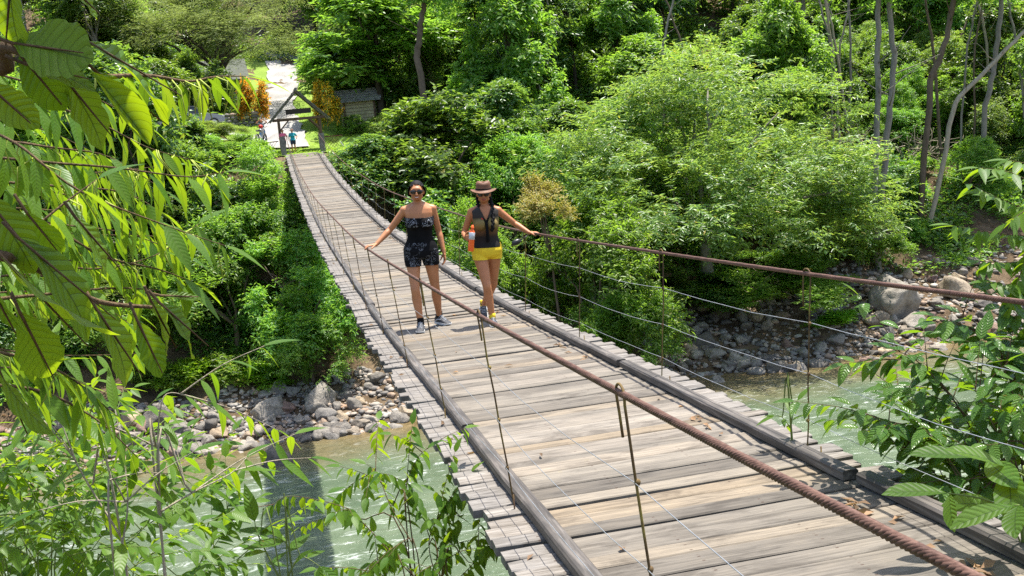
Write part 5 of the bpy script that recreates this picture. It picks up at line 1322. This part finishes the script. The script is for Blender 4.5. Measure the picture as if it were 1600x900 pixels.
class Leaves:
    """curved leaf blades with UVs, collected into one foliage mesh"""
    def __init__(s): s.V = []; s.F = []; s.U = []; s.n = 0
    def leaf(s, P, D, N, L, Wd, curl=.25, fold=.25, nl=8, nw=4, shape='ovate', wave=.0, twist=0.0, roll=0.0, rng=random):
        P = np.array(P, float); D = np.array(D, float); D /= np.linalg.norm(D); N = np.array(N, float); N -= D * N.dot(D)
        if np.linalg.norm(N) < 1e-4: N = np.array([0, 1., 0]) - D * D[1]
        N /= np.linalg.norm(N); Sd = np.cross(D, N); p = P.copy(); ang = 0; ph = rng.uniform(0, 6)
        for i in range(nl + 1):
            t = i / nl
            if shape == 'ovate': w = math.sin(PI * min(1, t ** .75)) ** .8 * (1 - .25 * t)
            elif shape == 'obovate': w = math.sin(PI * min(1, t ** 1.15)) ** .75
            else: w = (math.sin(PI * min(1, t ** .72)) ** .9) * (1 - .2 * t)
            w = max(w, .03) * Wd / 2
            a = curl * t; d = D * math.cos(a) - N * math.sin(a); nn = N * math.cos(a) + D * math.sin(a)
            tw = twist * t; sd = Sd * math.cos(tw) + nn * math.sin(tw); nn2 = nn * math.cos(tw) - Sd * math.sin(tw)
            for k in range(nw + 1):
                q = k / nw * 2 - 1; aq = abs(q); edge = 1 + ((.05 * math.sin(t * 38 + ph) + rng.uniform(-.05, .03)) if aq == 1 and wave else 0)
                if roll: lat = math.sin(q * roll) / roll; up = (1 - math.cos(q * roll)) / roll
                else: lat = q * math.cos(fold); up = aq * math.sin(fold)
                v = p + sd * (lat * w * edge) + nn2 * (up * w + wave * w * math.sin(t * 17 + ph + q) * aq ** 2)
                s.V.append(v); s.U.append((k / nw, t))
            p = p + d * L / nl
        b = s.n; m = nw + 1
        for i in range(nl):
            for k in range(nw): s.F.append((b + i * m + k, b + i * m + k + 1, b + (i + 1) * m + k + 1, b + (i + 1) * m + k))
        s.n += (nl + 1) * m
    def build(s, name, mat, parent):
        me = np_mesh(name, np.array(s.V), np.array(s.F)); uv = me.uv_layers.new(name='UVMap'); idx = np.empty(len(me.loops), np.int32); me.loops.foreach_get('vertex_index', idx)
        uv.data.foreach_set('uv', np.array(s.U, np.float32)[idx].ravel()); return link_mesh(name, me, mat, parent, True)

def smooth_path(P, m=6):
    P = [Vector(p) for p in P]; out = []; n = len(P)
    for i in range(n - 1):
        p0 = P[max(i - 1, 0)]; p1 = P[i]; p2 = P[i + 1]; p3 = P[min(i + 2, n - 1)]
        for k in range(m):
            t = k / m; out.append(.5 * ((2 * p1) + (p2 - p0) * t + (2 * p0 - 5 * p1 + 4 * p2 - p3) * t * t + (3 * p1 - p0 - 3 * p2 + p3) * t ** 3))
    out.append(P[-1]); return out

def twig(mb, lv, pts, r0, ll, lw, step, hang=.5, start=.15, rng=random, shape='lance', fold=.2, curl=.35, side=1.0, nl=6, nw=2, upb=.8, tip=True, r1=None, jit=.25):
    """a branchlet through pts with leaves set alternately along it"""
    path = smooth_path(pts, 6); n = len(path); L = sum((path[i + 1] - path[i]).length for i in range(n - 1))
    mb.tube(path, [max(r0 * (1 - .8 * i / (n - 1)), .0012) for i in range(n)], 5)
    s = 0; nxt = L * start; sg = 1
    for i in range(n - 1):
        d = (path[i + 1] - path[i]); l = d.length; d.normalize()
        while nxt < s + l:
            p = path[i] + d * (nxt - s); sd = d.cross(Vector((0, 0, 1)));
            if sd.length < .1: sd = Vector((1, 0, 0))
            sd.normalize(); ldir = d * rng.uniform(.3, .8) + sd * sg * side * rng.uniform(.6, 1.1) + Vector((0, 0, -hang * 1.6 + rng.uniform(-.2, .35))) + Vector((rng.gauss(0, jit), rng.gauss(0, jit), rng.gauss(0, jit * .6)))
            nrm = Vector((rng.gauss(0, .35), rng.gauss(-.1, .35), upb + .2)) + d * hang * .8
            k = rng.uniform(.7, 1.2); lv.leaf(p, ldir, nrm, ll * k, lw * k * rng.uniform(.85, 1.1), curl * rng.uniform(.4, 1.4), fold, nl, nw, shape, rng=rng)
            sg = -sg; nxt += step * rng.uniform(.7, 1.3)
        s += l
    if tip: lv.leaf(path[-1], (path[-1] - path[-2]) + Vector((0, 0, -.002)), (0, -.2, 1), ll, lw, curl, fold, nl, nw, shape, rng=rng)

def pp(*a): return [atd(x, y, d) for x, y, d in a]

# --- tree with big corrugated leaves hanging in from the upper left
def big_leaf_tree():
    base = Vector((-4.6, 1.6, Hs(-4.6, 1.6))); e = empty('big_leaf_tree', base); tag(e, 'tree with big corrugated backlit leaves hanging in close at the upper left', 'tree')
    rng = random.Random(4); mb = MB(); lv = Leaves(); off = lambda v: Vector(v)
    mb.tube(smooth_path([base + Vector((0, 0, -.4)), base + Vector((.1, .1, 1.6)), Vector((-4.2, 1.7, 3.0)), Vector((-3.6, 1.8, 3.6))], 6), [.1 - .003 * i for i in range(19)], 9)
    def br(pts, r): mb.tube(smooth_path(pts, 6), [r * (1 - .6 * i / (6 * (len(pts) - 1))) for i in range(6 * (len(pts) - 1) + 1)], 6)
    k1 = atd(10, 72, 1.75); br([Vector((-3.6, 1.8, 3.6)), Vector((-3.1, 1.75, 2.9)), atd(-90, 60, 1.8), k1, atd(45, 82, 1.7)], .02)
    k2 = atd(5, 400, 1.7); br([Vector((-4.2, 1.7, 3.0)), Vector((-3.2, 1.5, 2.2)), atd(-140, 360, 1.75), k2], .018)
    k3 = atd(150, 470, 2.1); br([k2, atd(60, 420, 1.85), k3, atd(240, 480, 2.2)], .009)
    # (base px, tip px, width px, distance base/tip, roll of the blade about its midrib, fold, curl)
    Q = [((22, 68), (142, 84), 124, 1.65, 1.66, -.55, .1, .1), ((138, 66), (298, 158), 104, 1.72, 1.95, .35, .12, .3), ((92, 112), (184, 224), 78, 1.75, 1.8, .2, .12, .25), ((150, 112), (276, 206), 74, 1.78, 1.95, .25, .14, .25),
         ((30, 84), (104, 172), 66, 1.7, 1.74, -.15, .15, .2), ((18, -50), (8, 84), 74, 1.6, 1.66, .1, .12, .15), ((-24, 128), (56, 200), 60, 1.6, 1.62, -.4, .15, .2), ((40, 100), (150, 126), 50, 1.68, 1.7, -.7, .2, .2), ((-30, 300), (70, 420), 70, 1.7, 1.75, .2, .15, .2),
         ((0, 398), (152, 556), 112, 1.6, 1.68, -.75, .12, .2), ((28, 372), (196, 512), 88, 1.7, 1.85, .3, .12, .3), ((150, 482), (230, 600), 72, 1.85, 1.95, .3, .12, .25), ((214, 500), (258, 592), 46, 1.95, 2.0, .1, .15, .2), ((250, 474), (334, 548), 62, 2.0, 2.1, .35, .15, .3), ((236, 470), (280, 552), 50, 2.0, 2.1, .3, .15, .2),
         ((30, 486), (92, 606), 74, 1.75, 1.85, .05, .1, .3), ((252, 462), (316, 464), 18, 2.1, 2.15, .3, .2, .1), ((118, 340), (196, 430), 56, 1.85, 1.95, .15, .12, .3), ((-10, 560), (48, 690), 60, 1.7, 1.8, -.3, .15, .2), ((112, -20), (160, 26), 44, 1.9, 1.95, .2, .15, .2), ((40, 330), (96, 400), 44, 1.9, 1.95, -.2, .12, .2), ((-20, 440), (30, 530), 50, 1.65, 1.7, -.2, .15, .2)]
    for b, t, w, d0, d1, ro, fo, cu in Q:
        P = atd(b[0], b[1], d0); T = atd(t[0], t[1], d1); D = (T - P); L = D.length * 1.03; n0 = Vector((-.15 + ro * .6, -.55, .8)); n0 = n0 + Vector(CR) * ro
        lv.leaf(P, D, n0, L, w / FPX * (d0 + d1) / 2 * .98, cu * 1.5 + rng.uniform(0, .25), fo * 1.4, 18, 6, 'obovate', .1, rng.uniform(-.35, .35), rng=rng)
        mb.tube([P - D.normalized() * .03 + Vector((0, 0, .006)), P, P + D * .9], [.003, .0028, .001], 5)
    for qi in (0, 4, 7, 9, 13, 15, 20, 21):  # unseen extra leaves, added towards the sun to cast shade on these blades
        b, t, w, d0, d1 = Q[qi][:5]; P = atd(b[0], b[1], d0) + SUN * rng.uniform(.9, 1.0); D = atd(t[0], t[1], d1) + SUN * .95 - P
        lv.leaf(P - D * .15, D, (.1, -.1, 1), D.length * 1.35, w / FPX * d0 * 2.2, .2, .12, 12, 6, 'obovate', .06, 0, rng=rng); mb.tube([P - D * .4, P], .003, 5)
    # the rolled, glaucous one
    P = atd(142, 112, 1.66); T = atd(242, 226, 1.78); lv.leaf(P, T - P, (.3, -.7, .4), (T - P).length, .075, .15, .2, 12, 6, 'obovate', .03, 0, 1.5, rng=rng)
    mb.build('branches', M['twig_brown'], e, True).matrix_parent_inverse = Matrix.Translation(-base)
    lv.build('foliage', M['big_leaf'], e).matrix_parent_inverse = Matrix.Translation(-base)
big_leaf_tree()

# --- slender tree with drooping lance shaped leaves, left edge
def drooping_tree():
    base = Vector((-5.2, 3.4, Hs(-5.2, 3.4))); e = empty('drooping_leaf_tree', base); tag(e, 'slender tree of drooping yellow green narrow leaves along the left edge', 'tree')
    rng = random.Random(8); mb = MB(); lv = Leaves()
    mb.tube(smooth_path([base + Vector((0, 0, -.4)), Vector((-5.0, 3.4, 0)), Vector((-4.5, 3.4, 2.2)), Vector((-4.2, 3.3, 3.4))], 6), [.07 - .0025 * i for i in range(19)], 8)
    K = dict(ll=.14, lw=.042, step=.026, hang=.85, rng=rng)
    T = [[(-60, 190, 3.0), (22, 222, 2.9), (124, 298, 2.9), (267, 355, 3.0), (352, 384, 3.05)], [(-60, 240, 3.1), (67, 253, 3.0), (180, 262, 3.0), (292, 276, 3.1), (352, 268, 3.15)], [(-40, 420, 2.7), (33, 372, 2.7), (100, 318, 2.75), (152, 280, 2.8)],
         [(150, 120, 2.6), (230, 118, 2.7), (293, 127, 2.8), (336, 120, 2.85), (384, 119, 2.9)], [(-50, 330, 2.8), (60, 345, 2.8), (160, 400, 2.9), (245, 420, 3.0), (300, 440, 3.1)], [(-60, 280, 3.2), (80, 290, 3.2), (190, 300, 3.3), (250, 330, 3.4)],
         [(-50, 150, 3.3), (60, 160, 3.3), (150, 190, 3.3), (230, 230, 3.4), (300, 250, 3.5)], [(-40, 470, 2.8), (70, 460, 2.9), (180, 450, 3.0), (260, 455, 3.1)], [(-60, 380, 3.4), (50, 400, 3.4), (140, 420, 3.4), (240, 400, 3.5), (310, 350, 3.6)],
         [(-60, 540, 2.6), (40, 560, 2.7), (110, 590, 2.8), (170, 640, 2.9)], [(-60, 210, 3.8), (80, 230, 3.8), (170, 245, 3.9), (260, 300, 4.0)], [(-60, 330, 3.9), (90, 350, 3.9), (200, 365, 4.0), (290, 400, 4.1)], [(-50, 600, 2.9), (60, 610, 3.0), (150, 655, 3.1), (215, 715, 3.2)],
         [(-60, 100, 3.6), (50, 130, 3.6), (140, 150, 3.7), (220, 190, 3.8)], [(-60, 440, 3.6), (60, 430, 3.6), (150, 470, 3.7), (220, 520, 3.8)]]
    for q in T: twig(mb, lv, pp(*q), .006 if q[0][2] < 3 else .005, **K)
    for q in range(16):
        y0 = rng.uniform(170, 600); d0 = rng.uniform(3.8, 5.2); x1 = rng.uniform(120, 270) - max(0, y0 - 480) * .6; b_ = [(-80, y0, d0), (x1 * .35, y0 + rng.uniform(-10, 25), d0), (x1, y0 + rng.uniform(10, 70), d0 + .2)]
        twig(mb, lv, pp(*b_), .005, **K); T.append(b_)
    # connect each branch back to the stem
    for q in T[::2]:
        a = atd(*q[0]); mb.tube(smooth_path([Vector((-4.6, 3.4, min(2.6, a.z + .5))), a.lerp(Vector((-4.5, 3.4, a.z)), .5) + Vector((0, 0, .12)), a], 5), .008, 5)
    # yellow green tassels
    mb.cur = 1
    for q in range(150):
        b = rng.choice(T[:12]); i = rng.randint(0, len(b) - 2); t = rng.random(); p = atd(*b[i]).lerp(atd(*b[i + 1]), t); l = rng.uniform(.05, .12)
        mb2 = p + Vector((rng.uniform(-.03, .03), rng.uniform(-.03, .03), 0)); mb.tube([p, mb2 + Vector((rng.uniform(-.02, .02), 0, -l * .3)), mb2 + Vector((rng.uniform(-.03, .03), rng.uniform(-.02, .02), -l))], [.0022, .0024, .0012], 4)
    mb.build('branches', [M['twig_brown'], M['tassel']], e, True).matrix_parent_inverse = Matrix.Translation(-base)
    lv.build('foliage', M['lance_leaf'], e).matrix_parent_inverse = Matrix.Translation(-base)
M['tassel'] = plain('tassel', (.3, .36, .05), .7, .2)
drooping_tree()

def bush_px(name, label, base_px, stems, mat, ll, lw, step, hang, shape, rs, bark, seed, subs=3, fold=.2, cat='bush', sub_len=.35, r0=.008, start=.2):
    """shrub: stems through photo points at given distances, leafy side shoots along each"""
    b = atd(*base_px); base = Vector((b.x, b.y, Hs(b.x, b.y))); e = empty(name, base); tag(e, label, cat); rng = random.Random(seed); mb = MB(); lv = Leaves()
    for q in stems:
        pts = [base + Vector((rng.uniform(-.1, .1), rng.uniform(-.1, .1), -.1))] + pp(*q); path = smooth_path(pts, 6); n = len(path)
        mb.tube(path, [r0 * rs * (1.6 - 1.3 * i / (n - 1)) for i in range(n)], 6)
        twig(mb, lv, pp(*q), r0 * .5, ll, lw, step, hang, start, rng, shape, fold)
        tot = len(path)
        for k in range(subs):
            i = rng.randint(int(tot * .45), tot - 2); a = path[i]; d = (path[min(i + 3, n - 1)] - path[i]).normalized(); sd = Vector((rng.gauss(0, 1), rng.gauss(0, .7), rng.gauss(.3, .5))).normalized()
            l = sub_len * rng.uniform(.6, 1.2); m_ = a + (d * .5 + sd) * l * .5; t_ = a + (d * .5 + sd) * l + Vector((0, 0, -.12 * l)); twig(mb, lv, [a, m_, t_], r0 * .4, ll * .92, lw * .92, step, hang, .25, rng, shape, fold)
    mb.build('stems', bark, e, True).matrix_parent_inverse = Matrix.Translation(-base)
    lv.build('foliage', mat, e).matrix_parent_inverse = Matrix.Translation(-base); return e

# leafy shrubs along the lower left
bush_px('riverside_shrub', 'leafy bright green shrub filling the lower left corner above the river', (60, 1050, 5.5),
        [[(40, 850, 5.3), (60, 760, 5.3), (90, 690, 5.4)], [(100, 880, 5.2), (150, 780, 5.3), (165, 700, 5.4)], [(0, 860, 5.0), (-10, 780, 5.1), (20, 700, 5.2)], [(120, 900, 5.4), (210, 840, 5.5), (260, 770, 5.6), (285, 715, 5.7)], [(80, 920, 5.0), (130, 860, 5.0), (60, 800, 5.0)],
         [(200, 950, 5.4), (290, 900, 5.5), (350, 830, 5.6), (372, 760, 5.7)], [(20, 930, 4.8), (-20, 850, 4.8), (-30, 740, 4.9)], [(150, 940, 5.2), (220, 900, 5.2), (300, 900, 5.3), (380, 870, 5.4)], [(60, 940, 6.0), (110, 820, 6.1), (200, 740, 6.2), (215, 700, 6.2)], [(120, 930, 6.0), (190, 850, 6.1), (320, 760, 6.2), (330, 735, 6.2)], [(0, 960, 5.8), (30, 800, 5.9), (-10, 660, 6.0)], [(60, 960, 6.2), (60, 840, 6.3), (130, 740, 6.4), (110, 670, 6.4)], [(0, 950, 6.4), (10, 800, 6.5), (60, 720, 6.6), (40, 640, 6.6)], [(40, 960, 4.6), (60, 880, 4.6), (30, 800, 4.7)], [(90, 960, 4.7), (130, 880, 4.7), (180, 810, 4.8)], [(150, 960, 4.9), (190, 900, 4.9), (250, 860, 5.0)], [(-20, 900, 5.5), (-30, 780, 5.6), (30, 680, 5.7)], [(60, 900, 6.6), (120, 780, 6.7), (90, 680, 6.8), (150, 650, 6.8)], [(20, 960, 5.3), (-10, 880, 5.3), (-20, 800, 5.4)]],
        M['lance_leaf'], .115, .052, .032, .4, 'lance', .35, M['stem_green'], 5, 7, sub_len=.34)
bush_px('tall_stem_shrub', 'thin shrub with long narrow leaves on pale stems at the lower left', (190, 1000, 3.6),
        [[(248, 800, 3.4), (246, 700, 3.4), (256, 620, 3.4), (292, 618, 3.45)], [(190, 840, 3.3), (140, 760, 3.3), (100, 690, 3.3), (60, 640, 3.3)], [(250, 800, 3.3), (300, 770, 3.35), (360, 740, 3.4), (385, 715, 3.45)], [(180, 900, 3.2), (200, 780, 3.2), (180, 640, 3.25)]],
        M['lance_leaf'], .14, .036, .055, .55, 'lance', .38, M['twig_pale'], 6, 3, sub_len=.25)
# sapling beside the deck
bush_px('sapling', 'young branching sapling with hanging green leaves over the river beside the left deck edge', (650, 1060, 6.6),
        [[(645, 900, 6.3), (560, 810, 6.3), (530, 790, 6.35), (455, 775, 6.4), (425, 790, 6.4)], [(640, 880, 6.4), (634, 770, 6.4), (650, 720, 6.4), (668, 700, 6.4)], [(645, 850, 6.3), (610, 790, 6.35), (590, 740, 6.4), (572, 725, 6.4)], [(690, 930, 6.3), (670, 850, 6.35), (690, 800, 6.4), (706, 775, 6.4)], [(690, 930, 6.2), (740, 880, 6.2), (770, 840, 6.2)], [(660, 920, 6.2), (620, 870, 6.2), (580, 880, 6.2)], [(680, 940, 6.4), (700, 860, 6.4), (720, 800, 6.4)], [(700, 950, 6.1), (690, 900, 6.1), (650, 880, 6.1)], [(640, 940, 6.1), (600, 900, 6.1), (560, 890, 6.1)]],
        M['lance_leaf'], .11, .05, .026, .8, 'lance', .4, M['twig_brown'], 7, 4, sub_len=.3, start=.35)
bush_px('seedling', 'small seedling with large yellowing ribbed leaves at the bottom edge', (440, 1000, 3.6),
        [[(455, 880, 3.5), (448, 850, 3.5), (425, 835, 3.5)], [(450, 900, 3.5), (470, 870, 3.5), (500, 885, 3.5)], [(440, 910, 3.5), (405, 840, 3.5), (398, 815, 3.5)]],
        M['big_leaf'], .13, .05, .05, .1, 'lance', .25, M['stem_green'], 9, 0, start=.3)
# shrub right of the bridge
bush_px('glossy_shrub', 'glossy dark leaved shrub right of the bridge under the side wires', (1600, 1000, 5.6),
        [[(1590, 800, 5.3), (1500, 710, 5.3), (1430, 670, 5.35), (1375, 655, 5.4)], [(1570, 780, 5.4), (1500, 640, 5.4), (1440, 570, 5.45), (1395, 545, 5.5)], [(1600, 760, 5.4), (1580, 600, 5.4), (1540, 520, 5.45), (1500, 490, 5.5)], [(1600, 800, 5.2), (1540, 730, 5.2), (1460, 715, 5.25), (1400, 695, 5.3)], [(1620, 760, 5.3), (1640, 600, 5.3), (1600, 500, 5.4)], [(1560, 820, 5.5), (1480, 760, 5.5), (1420, 690, 5.5)], [(1620, 800, 5.0), (1560, 680, 5.0), (1520, 600, 5.05)], [(1640, 780, 5.2), (1600, 660, 5.2), (1560, 560, 5.3)], [(1580, 820, 5.1), (1540, 770, 5.1), (1490, 740, 5.1)], [(1600, 820, 5.6), (1520, 660, 5.7), (1470, 600, 5.8)], [(1660, 820, 5.5), (1640, 700, 5.6), (1580, 600, 5.7), (1570, 520, 5.8)], [(1600, 850, 5.9), (1540, 720, 6.0), (1440, 640, 6.0), (1400, 610, 6.0)]],
        M['glossy_leaf'], .13, .064, .034, .4, 'ovate', .55, M['twig_brown'], 10, 10, sub_len=.27, r0=.009, start=.05)
bush_px('ribbed_leaf_plant', 'plant with large ribbed bright leaves at the lower right beside the deck', (1620, 1010, 4.6),
        [[(1600, 860, 4.3), (1560, 790, 4.3), (1480, 770, 4.3)], [(1610, 820, 4.4), (1590, 740, 4.4), (1520, 715, 4.4)], [(1640, 820, 4.3), (1620, 760, 4.3), (1575, 730, 4.3)], [(1640, 860, 4.1), (1640, 790, 4.1), (1585, 790, 4.1)]],
        M['big_leaf'], .26, .11, .16, .25, 'obovate', .9, M['stem_green'], 12, 0, start=.5)
def frond_tree():
    b = Vector((4.4, 4.8, 0)); base = Vector((b.x, b.y, Hs(b.x, b.y))); e = empty('feather_leaf_tree', base); tag(e, 'small tree with yellow green feather leaves entering at the right edge', 'tree'); rng = random.Random(14); mb = MB(); lv = Leaves()
    hub = atd(1700, 330, 5.6); mb.tube(smooth_path([base + Vector((0, 0, -.2)), base.lerp(hub, .5) + Vector((.1, 0, 0)), hub], 6), .025, 7)
    for q in [[(1610, 330, 5.5), (1560, 310, 5.45), (1510, 285, 5.4)], [(1640, 300, 5.5), (1580, 270, 5.45), (1530, 262, 5.4)], [(1620, 370, 5.5), (1560, 365, 5.45), (1488, 352, 5.4)], [(1630, 400, 5.4), (1590, 410, 5.4), (1530, 408, 5.35)], [(1650, 280, 5.6), (1610, 258, 5.6), (1575, 250, 5.6)], [(1620, 430, 5.4), (1590, 445, 5.35), (1548, 440, 5.3)], [(1650, 350, 5.3), (1610, 390, 5.3), (1580, 470, 5.3)], [(1640, 300, 5.3), (1600, 330, 5.3), (1570, 350, 5.3)]]:
        mb.tube(smooth_path([hub, atd(*q[0])], 4), .008, 5); twig(mb, lv, pp(*q), .004, .13, .042, .018, .35, .0, rng, 'lance', .15, .3, 1.0, jit=.12)
    mb.build('stems', M['twig_brown'], e, True).matrix_parent_inverse = Matrix.Translation(-base); lv.build('foliage', M['lance_leaf'], e).matrix_parent_inverse = Matrix.Translation(-base)
frond_tree()
bush_px('seedling', 'tiny bright seedling poking up at the right deck edge over the water', (1240, 720, 6.2), [[(1236, 665, 6.1), (1240, 640, 6.1), (1246, 626, 6.1)], [(1236, 670, 6.1), (1222, 652, 6.1), (1210, 650, 6.1)]], M['lance_leaf'], .12, .04, .05, .2, 'lance', .6, M['stem_green'], 15, 0, start=.2)
